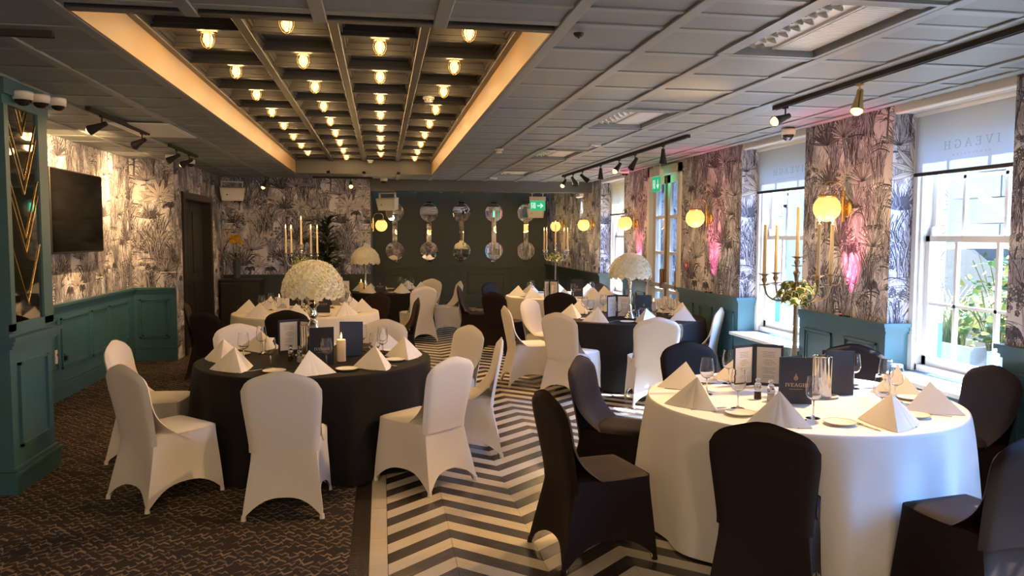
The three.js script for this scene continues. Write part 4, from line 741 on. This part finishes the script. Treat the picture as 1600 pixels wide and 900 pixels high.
function spot(label, x, z, aim, lit, p0 = 1, soft = 1.5, y = 2.725, tone = WARM) {
  const t = thing('track_spotlight', label, 'spotlight', [x, y, z]), d = V3(...aim).normalize(), q = new THREE.Quaternion().setFromUnitVectors(V3(0, -1, 0), d), head = new THREE.Group(); head.name = 'head';
  mesh('bracket', [box(0.022, 0.02, 0.05, 0, -0.002, 0), cyl(0.006, 0.006, 0.07, 8, 0, -0.045, 0)], lit === 2 ? M.brass : M.matt, t); head.position.set(0, -0.075, 0); head.quaternion.copy(q); t.add(head);
  mesh('shade', lathe([[0.020, 0.04], [0.022, 0.0], [0.030, -0.05], [0.042, -0.115], [0.040, -0.115], [0.028, -0.05], [0.018, 0.03], [0.001, 0.04]], 20), lit === 2 ? M.brass : M.matt, head);
  mesh('lamp_face', lit ? lathe([[0.001, -0.142], [0.018, -0.138], [0.031, -0.124], [0.036, -0.108], [0.030, -0.09], [0.001, -0.08]], 18) : lathe([[0.001, -0.106], [0.030, -0.100], [0.036, -0.095], [0.001, -0.09]].reverse(), 18), lit ? M.bulb : M.lens, head);
  if (lit) { const l = new THREE.SpotLight(tone, LAMP.spot * p0, 0, 0.80, 0.9, 2); l.name = 'light'; l.castShadow = true; l.shadow.radius = soft; const p = d.clone().multiplyScalar(0.15).add(V3(0, -0.075, 0)); l.position.copy(p); l.target.position.copy(p.clone().add(d)); t.add(l, l.target); }
  return t;
}
spot('lit brass track spotlight above the nearest blind', 3.03, -4.62, [-0.35, -1, 0.3], 2);
spot('black track spotlight turned sideways near the track end, over the second window', 3.03, -5.55, [-0.9, -0.35, 0.25], 1);
spot('black track spotlight pointing straight down before the second window', 3.03, -8.15, [0, -1, 0], 0);
spot('black track spotlight tilted left, beside the green sign over the double door', 3.03, -9.1, [-0.5, -0.8, 0.2], 0);
spot('dim-lit black track spotlight, third along the far track', 3.03, -9.75, [-0.6, -0.7, 0.4], 1);
spot('black track spotlight pointing down past the double door', 3.03, -10.6, [0, -1, 0], 0);
spot('small black track spotlight tilted right near the far window', 3.03, -11.6, [0.5, -0.5, 0.3], 0);
spot('small black track spotlight at the end of the far track', 3.03, -12.2, [0.4, -0.5, -0.3], 0);
spot('lit track spotlight glowing before the dark beam on the right', 3.03, -12.75, [-0.5, -0.7, 0.5], 1);
spot('lit track spotlight shining on the wall above the television', -2.28, -7.0, [-0.9, -0.36, -0.2], 1, 1.9);
spot('second lit track spotlight shining on the left wallpaper', -2.28, -8.1, [-0.85, -0.36, -0.6], 1, 1.9);
spot('black track spotlight on the left ceiling turned to the corner', -2.33, -9.6, [-0.8, -0.4, -0.2], 0);
spot('lit small track spotlight shining at the wallpaper left of the dark door', -2.33, -10.2, [-0.9, -0.4, -0.4], 1, 0.9);
for (const [x, d, w] of [[-2.3, 0.1, 'left'], [-0.9, 0.05, 'middle'], [0.5, -0.12, 'right']]) spot('unseen track spotlight behind the camera, lighting the chair backs, ' + w, x, 1.2, [d, -0.45, -1], 1, 0.42, 6, 2.725, lin(1, 0.72, 0.44));  // unseen warm spotlights, lighting chair backs from behind the camera
track('unseen ceiling track behind the camera for the spotlights there', -2.6, 1.2, 0.8, 1.2);  // out of view; carries the unseen spotlights
spot('small lit track spotlight before the back wallpaper, left of the candelabra', -1.95, -13.9, [-0.3, -0.9, 0.4], 1, 0.3);
spot('dazzling track spotlight facing the camera before the back wallpaper', -0.52, -13.95, [0.05, -0.75, 1], 1, 0.25);
// unseen pink uplighters, placed on the dado rail to wash the right wall
function makeUplight(label) { const t = thing('unseen_uplighter', label, 'unseen_uplighter'); mesh('housing', [rbox(0.034, 0.014, 0.05, 0.003, 0, 0.007, 0), rbox(0.07, 0.008, 0.012, 0.002, -0.03, 0.01, 0), cyl(0.014, 0.012, 0.018, 16, -0.06, 0.018, 0)], M.matt, t); mesh('lens', cyl(0.011, 0.011, 0.003, 16, -0.06, 0.0285, 0), std(lin(0.5, 0.1, 0.2), 0.3, 0, { emissive: lin(1, 0.12, 0.3), emissiveIntensity: 2 }), t); const l = new THREE.SpotLight(lin(1, 0.13, 0.30), LAMP.pink, 0, 0.46, 1, 2); l.name = 'light'; l.castShadow = true; l.position.set(-0.06, 0.04, 0); l.target.position.set(-0.055, 1.04, 0); l.target.name = 'aim'; t.add(l, l.target); return t; }
for (const [z, w] of [[-6.13, 'between the two near windows'], [-8.96, 'beside the double door'], [-11.75, 'left of the double door']]) place('uplight', makeUplight, [3.967, DADO + 0.0025, z], 0, 'unseen pink source on the dado rail of the pier ' + w, 'unseen pink uplighters');

// ---------------------------------------------------------------- fittings
const gapG = (w, d) => span(-w / 2, w / 2, 0, 0.1, -d / 2, d / 2);
function makeGrille(label) {          // 0.56 wide along x, 1.0 long along z, hung under the void
  const t = thing('air_conditioning_grille', label, 'air grille'), w = 0.54, d = 1.0;
  mesh('frame', [span(-w / 2 - 0.03, -w / 2, -0.06, 0.0, -d / 2 - 0.03, d / 2 + 0.03), span(w / 2, w / 2 + 0.03, -0.06, 0.0, -d / 2 - 0.03, d / 2 + 0.03), span(-w / 2, w / 2, -0.06, 0, -d / 2 - 0.03, -d / 2), span(-w / 2, w / 2, -0.06, 0, d / 2, d / 2 + 0.03)], M.rib, t);
  mesh('backing', span(-w / 2, w / 2, -0.012, 0.0, -d / 2, d / 2), M.white, t);
  for (let k = 0; k < 8; k++) { const z = d / 2 - 0.075 - k * 0.122; const fins = []; for (let i = 0; i < 3; i++) fins.push(grid(10, 3, (u, v) => { const a = PI * u; return [-w / 2 + 0.05 + i * 0.055 + sin(a) * 0.045, -0.012 - 0.03 * v * sin(a), z - 0.045 + 0.09 * u + 0.01 * v]; })); mesh('air_nozzle', [...fins, mv(rot(new THREE.TorusGeometry(0.05, 0.006, 6, 24), PI / 2).scale(1.6, 1, 1), -w / 2 + 0.125, -0.014, z)], M.nozzle, t); }
  mesh('divider', span(0.02, 0.032, -0.024, -0.01, -d / 2, d / 2), M.white, t);
  for (let k = 0; k < 32; k++) mesh('slat', span(0.036, w / 2 - 0.02, -0.026, -0.012, d / 2 - 0.02 - k * 0.0305, d / 2 - 0.0445 - k * 0.0305), M.white, t);
  return t;
}
M.nozzle = std(lin(0.80, 0.80, 0.78), 0.4, 0, { side: both });
GRILLES.forEach((g, i) => place('grille', makeGrille, [(g[0] + g[1]) / 2, CEIL + 0.058, (g[2] + g[3]) / 2], 0, 'white ceiling air grille, ' + ['nearest the camera at the top of the photo', 'second along the right ceiling', 'third along the right ceiling', 'farthest along the right ceiling'][i], 'ceiling air grilles'));
{ const t = thing('ceiling_panel_light', 'flat pale ceiling panel on the left beside the track spotlights', 'panel light', [-2.17, CEIL, -8.12]); mesh('frame', [span(-0.27, 0.27, -0.008, 0.0, -0.52, 0.52)], M.plastic, t); mesh('diffuser', rbox(0.48, 0.006, 0.96, 0.002, 0, -0.01, 0), M.white, t); }
// television
{ const t = thing('television', 'large flat black television on the left wallpapered wall', 'television', [X_L, 1.98, -9.0]);
  mesh('bracket', rbox(0.14, 0.30, 0.5, 0.01, 0.07, 0, 0), M.black, t); mesh('casing', rbox(0.045, 0.86, 1.44, 0.01, 0.16, 0, 0), M.black, t); mesh('screen', box(0.002, 0.83, 1.41, 0.1835, 0.003, 0), M.screen, t); }
// security cameras, detectors and other small ceiling fittings
function makeDomes(n) { return (label) => { const t = thing('security_camera', label, 'camera'); for (let i = 0; i < n; i++) { const x = i * 0.085, r = 0.062 - i * 0.006; mesh('base', mv(lathe([[0.001, 0], [r, 0], [r + 0.004, -0.012], [r, -0.055], [0.001, -0.057]].reverse(), 28), x, -i * 0.008, -i * 0.06), M.plastic, t); mesh('dome', mv(lathe([[0.001, -0.057 - r * 0.62], [r * 0.4, -0.057 - r * 0.56], [r * 0.75, -0.057 - r * 0.3], [r * 0.84, -0.057]], 24), x, -i * 0.008, -i * 0.06), M.lens, t); } return t; }; }
place('domes3', makeDomes(3), [-2.36, 2.70, -5.75], 0, 'white security camera with three dark domes on the mirrored pilaster');
place('domes2', makeDomes(2), [-2.62, 2.757, -5.42], 0.3, 'white security camera cut off by the left edge of the photo');
place('domes2', makeDomes(2), [3.78, 2.755, -6.86], 0.5, 'white security camera with two dark domes at the edge of the second blind');
for (const [x, z, l] of [[-2.62, -10.5, 'small white dome camera above the left corner wallpaper'], [-2.55, -11.2, 'small white dome camera at the outer corner by the dark door'], [3.7, -11.6, 'white dome camera in the pink light left of the double door'], [0.05, -14.1, 'white dome camera under the beam at the alcove corner'], [3.6, -14.3, 'white dome camera under the beam on the right']]) place('domes1', makeDomes(1), [x, 2.757, z], 0, l, 'small dome cameras');
function makeSmoke(label) { const t = thing('smoke_detector', label, 'smoke detector'); mesh('base', mv(lathe([[0.001, 0], [0.05, 0], [0.052, -0.018], [0.001, -0.02]].reverse(), 24)), M.plastic, t); mesh('chamber', lathe([[0.001, -0.05], [0.026, -0.05], [0.036, -0.044], [0.04, -0.02]], 20), M.plastic, t); for (let i = 0; i < 8; i++) { const a = i * PI / 4; mesh('vent', mv(rot(box(0.014, 0.008, 0.004), 0, -a + PI / 2), cos(a) * 0.0385, -0.032, sin(a) * 0.0385), M.black, t); } return t; }
for (const [x, y, z, l] of [[0.42, 2.965, -6.98, 'white smoke detector among the lamps on the right of the coffer'], [-0.17, 2.965, -12.95, 'white smoke detector at the far end of the coffer'], [1.36, 2.757, -9.05, 'white smoke detector on the ceiling beside the coffer'], [1.97, 2.757, -15.4, 'white smoke detector on the alcove ceiling']]) place('smoke', makeSmoke, [x, y, z], 0, l, 'smoke detectors');
function makeSensor(label) { const t = thing('ceiling_sensor', label, 'sensor'); mesh('case', rbox(0.12, 0.022, 0.07, 0.006, 0, -0.011, 0), M.plastic, t); mesh('window', box(0.04, 0.002, 0.03, -0.025, -0.0225, 0), M.lens, t); return t; }
for (const [x, z, l] of [[2.35, -8.45, 'small white sensor on the ceiling right of the second air grille'], [1.98, -9.0 - 0.1, 'tiny white sensor before the third air grille'], [1.95, -13.6, 'small white sensor beyond the last air grille']]) place('sensor', makeSensor, [x, 2.757, z], 0, l, 'ceiling sensors');
function makeDown(label) { const t = thing('downlight', label, 'downlight'); mesh('ring', lathe([[0.030, -0.001], [0.034, -0.006], [0.052, -0.005], [0.055, 0.0], [0.028, 0.004]].reverse(), 28), M.plastic, t); mesh('lens', cyl(0.029, 0.029, 0.004, 20, 0, 0, 0), M.lens, t); return t; }
track('black track end at the top left edge of the photo', -2.7, -4.29, -1.61, -4.29);
for (const [x, l] of [[0.52, 'small lit downlight on the alcove ceiling near the wall speaker'], [2.65, 'small lit downlight on the alcove ceiling above the fourth mirror']]) { const t = thing('lit_downlight', l, 'downlight', [x, 2.757, -17.6], 0, 'lit alcove downlights'); mesh('ring', lathe([[0.030, -0.001], [0.034, -0.006], [0.052, -0.005], [0.055, 0.0], [0.028, 0.004]].reverse(), 28), M.brass, t); mesh('lens', cyl(0.03, 0.03, 0.005, 20, 0, -0.004, 0), M.bulb, t); const p = new THREE.SpotLight(WARM, 5, 0, 0.8, 0.8, 2); p.name = 'light'; p.castShadow = true; p.position.set(0, -0.02, 0); p.target.position.set(0, -1, 0); p.target.name = 'aim'; t.add(p, p.target); }
{ const t = thing('emergency_light', 'white emergency light box high on the dark right wall past the far window', 'emergency light', [3.955, 2.56, -15.37], -PI / 2); mesh('housing', rbox(0.34, 0.07, 0.08, 0.01, 0, 0, 0), M.plastic, t); mesh('diffuser', rbox(0.30, 0.012, 0.06, 0.004, 0, -0.04, 0), std(lin(0.7, 0.7, 0.7), 0.4, 0, { emissive: lin(1, 0.95, 0.85), emissiveIntensity: 0.8 }), t); const p = new THREE.SpotLight(lin(1, 0.93, 0.82), 2.2, 0, 0.55, 0.6, 2); p.name = 'light'; p.castShadow = true; p.position.set(0, -0.055, 0.02); p.target.position.set(0, -1, -0.12); p.target.name = 'aim'; t.add(p, p.target); }
{ const t = thing('ceiling_sensor', 'tiny dark sensor on the ceiling at the near corner of the coffer', 'sensor', [0.98, 2.757, -3.85]); mesh('case', lathe([[0.001, -0.018], [0.018, -0.016], [0.026, -0.006], [0.028, 0]], 18), M.matt, t); mesh('lens', ball(0.008, 10, 0, -0.018, 0), M.lens, t); }
place('down', makeDown, [-0.02, 3.043, -4.80], 0, 'white recessed fitting between the first lamps of the coffer');
// wall speakers, call points, sockets
function makeSpeaker(label) { const t = thing('wall_speaker', label, 'speaker'), s = new THREE.Shape([[-0.17, -0.12], [0.17, -0.12], [0.20, 0.09], [-0.20, 0.09]].map((p) => new THREE.Vector2(...p))); mesh('cabinet', mv(new THREE.ExtrudeGeometry(s, { depth: 0.14, bevelEnabled: true, bevelSize: 0.008, bevelThickness: 0.008, bevelSegments: 2 }), 0, 0, -0.07), M.cream, t); mesh('grille', box(0.31, 0.17, 0.004, 0, -0.015, 0.079), M.plastic, t); mesh('port', rot(cyl(0.012, 0.012, 0.004, 14), PI / 2).translate(-0.09, -0.02, 0.081), M.black, t); mesh('bracket', [box(0.36, 0.02, 0.06, 0, 0.19, -0.02), box(0.02, 0.12, 0.04, -0.17, 0.14, -0.02), box(0.02, 0.12, 0.04, 0.17, 0.14, -0.02)], M.cream, t); return t; }
for (const [x, y, z, r, l] of [[-2.55, 2.47, -14.2, 0.25, 'pale wall speaker at the corner past the dark door'], [0.12, 2.35, -15.05, -0.55, 'cream wall speaker at the left of the alcove with mirrors'], [3.62, 2.30, -18.2, -0.3, 'pale wall speaker under the green sign in the alcove'], [-3.20, 2.55, -7.25, 1.0, 'pale wall speaker half hidden behind the mirrored pilaster']]) { const t = place('speaker', makeSpeaker, [x, y, z], r, l, 'wall speakers'); t.rotation.set(0.18, r, 0, 'YXZ'); }
const plate = (name, label, cat, pos, turn, mats) => { const t = thing(name, label, cat, pos, turn); mesh('plate', rbox(0.085, 0.085, 0.012, 0.003, 0, 0, 0.006), mats[0], t); mesh('insert', [rbox(0.04, 0.04, 0.006, 0.002, 0, 0, 0.013)], mats[1], t); return t; };
plate('fire_call_point', 'red fire call point on the pier by the double door', 'call point', [X_R, 1.36, -9.80], -PI / 2, [M.red, M.plastic]); plate('fire_call_point', 'red fire call point past the dark door on the left', 'call point', [-2.80, 1.33, -14.25], PI / 2, [M.red, M.plastic]);
{ const t = thing('wall_switch', 'upright white switch plate on the left teal wainscot', 'switch', [X_L + 0.012, 0.47, -8.72], PI / 2); mesh('plate', rbox(0.085, 0.145, 0.012, 0.003, 0, 0, 0.006), M.plastic, t); mesh('rocker', rbox(0.014, 0.022, 0.008, 0.002, 0, 0.02, 0.012), M.black, t); const u = thing('wall_socket', 'dark socket with a plug beside the white switch plate', 'socket', [X_L + 0.012, 0.43, -8.90], PI / 2); mesh('plate', rbox(0.085, 0.085, 0.01, 0.003, 0, 0, 0.005), M.black, u); mesh('plug', rbox(0.045, 0.05, 0.035, 0.008, 0.01, 0, 0.026), M.black, u); }
// exit signs
function makeExit(label, tex, hang) { const t = thing('exit_sign', label, 'exit sign'), m = std('#ffffff', 0.5, 0, { map: tex, emissive: '#ffffff', emissiveMap: tex, emissiveIntensity: 0.9 }); mesh('housing', rbox(0.36, 0.09, 0.06, 0.008, 0, 0.13, 0), M.cream, t); mesh('hanger', [box(0.012, hang, 0.012, -0.12, 0.17 + hang / 2, 0), box(0.012, hang, 0.012, 0.12, 0.17 + hang / 2, 0)], M.cream, t); mesh('panel', rbox(0.35, 0.22, 0.012, 0.003, 0, -0.02, 0), M.white, t); for (const s of [1, -1]) { const g = new THREE.PlaneGeometry(0.34, 0.21); if (s < 0) g.rotateY(PI); mesh('legend', mv(g, 0, -0.02, s * 0.0068), m, t); } const l = new THREE.RectAreaLight(lin(0.05, 1, 0.55), 1.6, 0.33, 0.2); l.name = 'light'; l.position.set(0, -0.02, 0.012); l.lookAt(0, -0.02, 1); t.add(l); const l2 = l.clone(); l2.position.z = -0.012; l2.rotation.set(0, 0, 0); t.add(l2); return t; }
{ const a = makeExit('glowing green exit sign with an arrow hanging before the alcove mirrors', exitSign('right'), 0.18); a.position.set(3.38, 2.42, -16.8); const b = makeExit('glowing green exit sign with an arrow above the double door', exitSign('down'), 0.10); b.position.set(3.86, 2.50, -10.62); b.rotation.y = -PI / 2; }
// alcove mirrors: two discs joined by a bar, with small tabs
{
  const s = [new THREE.Shape(), null][0], r = 0.215, h = 0.46, w = 0.055, k = Math.asin(w / r);
  s.absarc(0, h, r, -PI / 2 + k, PI * 1.5 - k, false); s.absarc(0, -h, r, PI / 2 + k, PI * 2.5 - k, false); s.closePath();
  const disc = new THREE.ExtrudeGeometry(s, { depth: 0.012, bevelEnabled: true, bevelSize: 0.006, bevelThickness: 0.004, bevelSegments: 1, curveSegments: 40 });
  const make = (label) => { const t = thing('wall_mirror', label, 'mirror'); mesh('glass_sheet', disc, M.mirror, t); mesh('tab', [rbox(0.13, 0.07, 0.012, 0.003, 0, h + r + 0.012, 0.008)], M.smoked, t); mesh('tab', [rbox(0.13, 0.07, 0.012, 0.003, 0, -h - r - 0.012, 0.008)], M.smoked, t); return t; };
  [0.31, 1.12, 1.90, 2.69, 3.48].forEach((x, i) => { const t = place('alcove mirror', make, [x, 1.83, Z_ALC + 0.016], 0, 'double-disc wall mirror on the dark alcove wall, ' + ['leftmost, beside the globe lamp', 'second from the left', 'middle one of the five', 'fourth from the left', 'rightmost, under the exit sign'][i], 'alcove mirrors'); });
}
// sideboard with a vase of yellow flowers, and a dracaena
{
  const t = thing('sideboard', 'dark narrow sideboard at the back left past the dark door', 'sideboard', [-2.42, 0.006, -14.25]); mesh('carcass', rbox(0.66, 0.94, 0.42, 0.006, 0, 0.47, 0), M.black, t); mesh('top', rbox(0.72, 0.03, 0.46, 0.005, 0, 0.955, 0), M.darkWoodPaint, t); for (const x of [-0.165, 0.165]) { const d = mesh('door', rbox(0.31, 0.84, 0.02, 0.004, x, 0.48, 0.218), M.darkWoodPaint, t); mesh('knob', ball(0.012, 10, x - Math.sign(x) * 0.12, 0.5, 0.236), M.bronze, d); }
  const v = thing('vase', 'tall smoked glass vase on the dark sideboard', 'vase', [-2.50, 0.976, -14.2]); mesh('vessel', lathe([[0.001, 0.0], [0.06, 0.0], [0.065, 0.01], [0.05, 0.16], [0.07, 0.34], [0.066, 0.34], [0.046, 0.16], [0.055, 0.02], [0.001, 0.02]], 28), phys({ color: lin(0.25, 0.28, 0.27), roughness: 0.05, transmission: 0.8, thickness: 0, side: both }), v);
  const f = thing('flower_bunch', 'bunch of yellow flowers in the smoked vase', 'flowers', [-2.52, 1.30, -14.2]);
  for (let i = 0; i < 9; i++) { const a = i * 2.4, r = 0.03 + i * 0.009, x = cos(a) * r, z = sin(a) * r, y = 0.40 - i * 0.016; mesh('stem', tube([[x * 0.2, -0.25, z * 0.2], [x * 0.5, 0.1, z * 0.5], [x, y, z]], 0.003, 6, 5), M.stem, f); const m = mesh('flower', ROSES[i % 3], M.yellow, f); m.position.set(x, y - 0.01, z); m.scale.setScalar(1.5); m.rotation.set(z * 3, a, -x * 3); }
  const strap = (L, w, droop) => grid(3, 9, (u, q) => { const e = 2 * u - 1, ww = w * Math.pow(sin(PI * Math.min(0.999, 0.12 + q * 0.88)), 0.7); return [e * ww, L * (q * 0.62 - droop * q * q * 0.75) + Math.abs(e) * ww * 0.35, L * (q * 0.95 - 0.12 * q * q)]; });
  const straps = [strap(0.36, 0.024, 0.55), strap(0.44, 0.026, 0.85), strap(0.32, 0.022, 0.25)];
  for (let i = 0; i < 10; i++) { const a = rr(0, 6.3), m = mesh('leaf', straps[2], M.palmLeaf[1], f); m.position.set(0, 0.05, 0); m.rotation.set(0, a, 0); m.scale.setScalar(0.6); }
  const p = thing('dracaena', 'tall dark dracaena in a pot against the back wallpaper', 'plant', [-0.93, 0.006, -13.95]);
  mesh('pot', lathe([[0.001, 0.0], [0.13, 0.0], [0.15, 0.02], [0.18, 0.30], [0.165, 0.30], [0.15, 0.26], [0.001, 0.26]], 28), M.black, p);
  const canes = [[0.0, 1.95, 0.03], [-0.05, 1.5, 0.0], [0.06, 1.2, 0.02]];
  canes.forEach(([x, h, z]) => { mesh('cane', tube([[x * 0.5, 0.25, z], [x, h * 0.6, z * 1.5], [x * 1.2, h, z]], 0.016, 10, 8), M.trunk, p);
    for (let i = 0; i < (h > 1.8 ? 74 : 46); i++) { const a = i * 2.4 + x * 20, y = h - rnd() * (h > 1.8 ? 0.85 : 0.5) + 0.05, m = mesh('leaf', straps[i % 3], M.palmLeaf[i % 2], p); m.position.set(x * 1.1, y, z); m.rotation.set(0, a, 0); m.scale.setScalar(rr(0.9, 1.3)); } });
}
// ---------------------------------------------------------------- the courtyard outside the windows
const wallM = std(lin(0.14, 0.20, 0.24), 0.85), stoneM = [std(lin(0.15, 0.17, 0.18), 0.9, 0, { bumpMap: noiseBump, bumpScale: 0.01 }), std(lin(0.18, 0.195, 0.20), 0.9, 0, { bumpMap: noiseBump, bumpScale: 0.01 }), std(lin(0.13, 0.15, 0.16), 0.9, 0, { bumpMap: noiseBump, bumpScale: 0.01 })], pipeM = std(lin(0.05, 0.07, 0.09), 0.5), slateM = std(lin(0.10, 0.115, 0.12), 0.8);
mesh('terrace', span(OUT, 40, -0.2, -0.05, 20, -45), std(lin(0.24, 0.235, 0.22), 0.9, 0, { bumpMap: noiseBump, bumpScale: 0.01 })).userData = { kind: 'structure' };
{
  // long pale rendered wing opposite, its block-built end with downpipes and a handrail
  const h = thing('courtyard_wing', 'pale rendered courtyard wing seen through the left panes of the windows', 'building', [10.2, -0.05, -16.5]);
  mesh('wall', span(0, 0.5, 0, 4.2, -14, 5.2), wallM, h); mesh('coping', span(-0.06, 0.56, 4.2, 4.32, -14, 5.2), M.white, h);
  for (const z of [-6, -2.5, 1.2]) { const w = mesh('window', [span(-0.05, 0.0, 1.0, 2.6, z - 0.5, z - 0.42), span(-0.05, 0, 1.0, 2.6, z + 0.42, z + 0.5), span(-0.05, 0, 1.0, 1.08, z - 0.5, z + 0.5), span(-0.05, 0, 2.52, 2.6, z - 0.5, z + 0.5)], M.white, h); mesh('pane', span(-0.03, -0.01, 1.08, 2.52, z - 0.42, z + 0.42), slateM, w); }
  const b = thing('block_wall', 'block-built courtyard wall with two dark downpipes, seen through the nearest window', 'wall', [9.2, -0.05, -7.6]);
  for (let j = 0; j < 11; j++) for (let i = 0; i < 7; i++) { const m = mesh('block', b.userData.g ??= rbox(0.3, 0.392, 0.99, 0.012), stoneM[(i * 5 + j * 3 + (i * j) % 2) % 3], b); m.position.set(0.15 + rr(0, 0.012), 0.2 + j * 0.4, -3.3 + i + (j % 2) * 0.5); }
  delete b.userData.g;
  for (const z of [-2.1, -1.25, 1.4]) { mesh('downpipe', cyl(0.05, 0.05, 4.1, 14, -0.08, 2.1, z), pipeM, b); }
  mesh('ledge', rbox(0.5, 0.10, 7.2, 0.02, -0.15, 1.62, 0), M.white, b);
  const s = thing('outside_staircase', 'outside stair with dark shadow-shaped side and white sloping handrail beyond the nearest window', 'stairs', [8.3, -0.05, -8.6]);
  for (let i = 0; i < 9; i++) { const m = mesh('step', s.userData.g ??= rbox(0.7, 0.17, 0.3, 0.01), stoneM[i % 3], s); m.position.set(0.1, 1.55 - i * 0.17, -1.2 + i * 0.29); }
  delete s.userData.g;
  const side = new THREE.Shape([[-1.35, 0], [-1.35, 1.62], [-0.9, 1.62], [1.7, 0.05], [1.7, 0]].map((p) => new THREE.Vector2(...p))); const sg = new THREE.ExtrudeGeometry(side, { depth: 0.08, bevelEnabled: false }); sg.rotateY(-PI / 2); mesh('shadow_stair_side', mv(sg, -0.26, 0, 0), slateM, s);  // dark sloping side takes the shape of a diagonal shadow on the wall
  const rail = (x) => tube([[x, 2.62, -1.3], [x, 1.0, 1.35]], 0.055, 2, 8); mesh('handrail', rail(-0.2), M.white, s); for (const [z, y0, y1] of [[-1.2, 1.6, 2.55], [0.0, 0.95, 1.82], [1.25, 0.25, 1.05]]) mesh('baluster', cyl(0.02, 0.02, y1 - y0, 8, -0.2, (y0 + y1) / 2, z), M.white, s);
}
const troughM = std(lin(0.42, 0.43, 0.42), 0.7);
function trough(label, x, z, L) { const t = thing('planter_trough', label, 'planter', [x, -0.05, z]); mesh('box_wall', [span(-0.22, -0.18, 0, 0.78, -L / 2, L / 2), span(0.18, 0.22, 0, 0.78, -L / 2, L / 2), span(-0.18, 0.18, 0, 0.78, -L / 2, -L / 2 + 0.04), span(-0.18, 0.18, 0, 0.78, L / 2 - 0.04, L / 2)], troughM, t); mesh('soil', span(-0.18, 0.18, 0, 0.72, -L / 2 + 0.04, L / 2 - 0.04), M.trunk, t); return t; }
const grassM = [std(lin(0.22, 0.24, 0.10), 0.8, 0, { side: both }), std(lin(0.12, 0.17, 0.05), 0.8, 0, { side: both }), std(lin(0.32, 0.31, 0.17), 0.8, 0, { side: both })];
const bladeO = [0, 1, 2].map((k) => grid(2, 7, (u, v) => { const L = [0.85, 0.95, 0.75][k], dr = [0.9, 1.25, 0.55][k]; return [(2 * u - 1) * 0.006 * (1 - v * 0.9), L * (v - dr * 0.42 * v * v), L * 0.75 * v * v]; }));
function grassClump(label, x, y, z, n, s) { const t = thing('ornamental_grass', label, 'grass', [x, y, z]); for (let i = 0; i < n; i++) { const m = mesh('blade', bladeO[i % 3], grassM[i % 3 === 1 ? 1 : (i % 4 ? 0 : 2)], t), a = rnd() * 6.28, r = Math.sqrt(rnd()) * 0.12; m.position.set(cos(a) * r, 0, sin(a) * r); m.rotation.y = rnd() * 6.28; m.scale.setScalar(s * rr(0.7, 1.15)); } return t; }
const leafO = grid(3, 4, (u, v) => { const e = 2 * u - 1, w = 0.5 * Math.pow(sin(PI * Math.min(0.98, 0.06 + v * 0.92)), 0.9); return [e * w, v - 0.5 * 0, 0.25 * e * e * w - 0.15 * v * v]; });
const leafM = [std(lin(0.06, 0.14, 0.02), 0.55, 0, { side: both }), std(lin(0.17, 0.22, 0.03), 0.55, 0, { side: both }), std(lin(0.035, 0.085, 0.02), 0.55, 0, { side: both }), std(lin(0.26, 0.24, 0.04), 0.55, 0, { side: both })];
function shrub(label, x, y, z, h, w, n, ls) { const t = thing('garden_shrub', label, 'shrub', [x, y, z]); const st = []; for (let i = 0; i < 7; i++) { const a = i * 0.9; st.push(tube([[0, 0, 0], [cos(a) * w * 0.3, h * 0.5, sin(a) * w * 0.3], [cos(a) * w * 0.7, h * rr(0.75, 0.95), sin(a) * w * 0.7]], 0.008, 6, 5)); } mesh('branches', st, M.stem, t); for (let i = 0; i < n; i++) { const u = Math.cbrt(rnd()), a = rnd() * 6.28, c = rr(-1, 1), s = Math.sqrt(1 - c * c), m = mesh('leaf', leafO, leafM[(i * 3 + (rnd() * 2 | 0)) % 4], t); m.position.set(cos(a) * s * u * w, h * 0.55 + c * u * h * 0.46, sin(a) * s * u * w); m.scale.setScalar(ls * rr(0.7, 1.3)); m.rotation.set(rr(0.4, 2.2), rnd() * 6.28, rr(-0.5, 0.5), 'YXZ'); } return t; }
trough('white planter trough outside the nearest window, nearer one', 5.55, -5.55, 1.1); trough('white planter trough outside the nearest window, beyond the first', 5.55, -6.85, 1.1); trough('white planter trough outside the second window', 5.55, -9.4, 1.3); trough('white planter trough between the two near windows outside', 5.55, -8.1, 1.1);
grassClump('arching pale grass in the planter outside the nearest window, left panes', 5.5, 0.66, -6.75, 300, 0.95); grassClump('arching grass outside the second window', 5.55, 0.66, -9.5, 160, 0.8);
shrub('tall bright leafy shrub outside the nearest window, right panes', 5.65, 0.6, -5.75, 1.35, 0.42, 290, 0.085); shrub('low green shrub beside the pale grass outside the nearest window', 5.5, 0.6, -6.25, 0.7, 0.32, 180, 0.07); shrub('leafy shrub outside the second window, right panes', 5.6, 0.6, -8.85, 1.25, 0.40, 200, 0.085); shrub('dark green climber on the stair side beyond the nearest window', 7.7, 0.3, -8.6, 1.3, 0.5, 220, 0.09); shrub('yellow-green shrub right of the tall one outside the nearest window', 5.7, 0.55, -5.15, 1.0, 0.35, 180, 0.08);
{ const t = thing('added_dark_screen', 'added slate-blue board screen darkening the view through the double door panes', 'screen', [6.2, -0.05, -16.0]), m = std(lin(0.035, 0.05, 0.065), 0.7), g = rbox(0.03, 2.7, 0.145, 0.004); for (let i = 0; i < 42; i++) { const b = mesh('board', g, m, t); b.position.set((i % 3) * 0.004, 1.35, 3.2 - i * 0.15); } mesh('rail', [span(0.02, 0.07, 0.4, 0.5, -3.2, 3.3), span(0.02, 0.07, 2.2, 2.3, -3.2, 3.3)], m, t); }  // added to darken what shows through the door panes
mesh('garden_wall', span(14, 14.3, -0.1, 3.0, 10, -4.0), wallM).userData = { kind: 'structure' };

renderer.render(scene, camera);
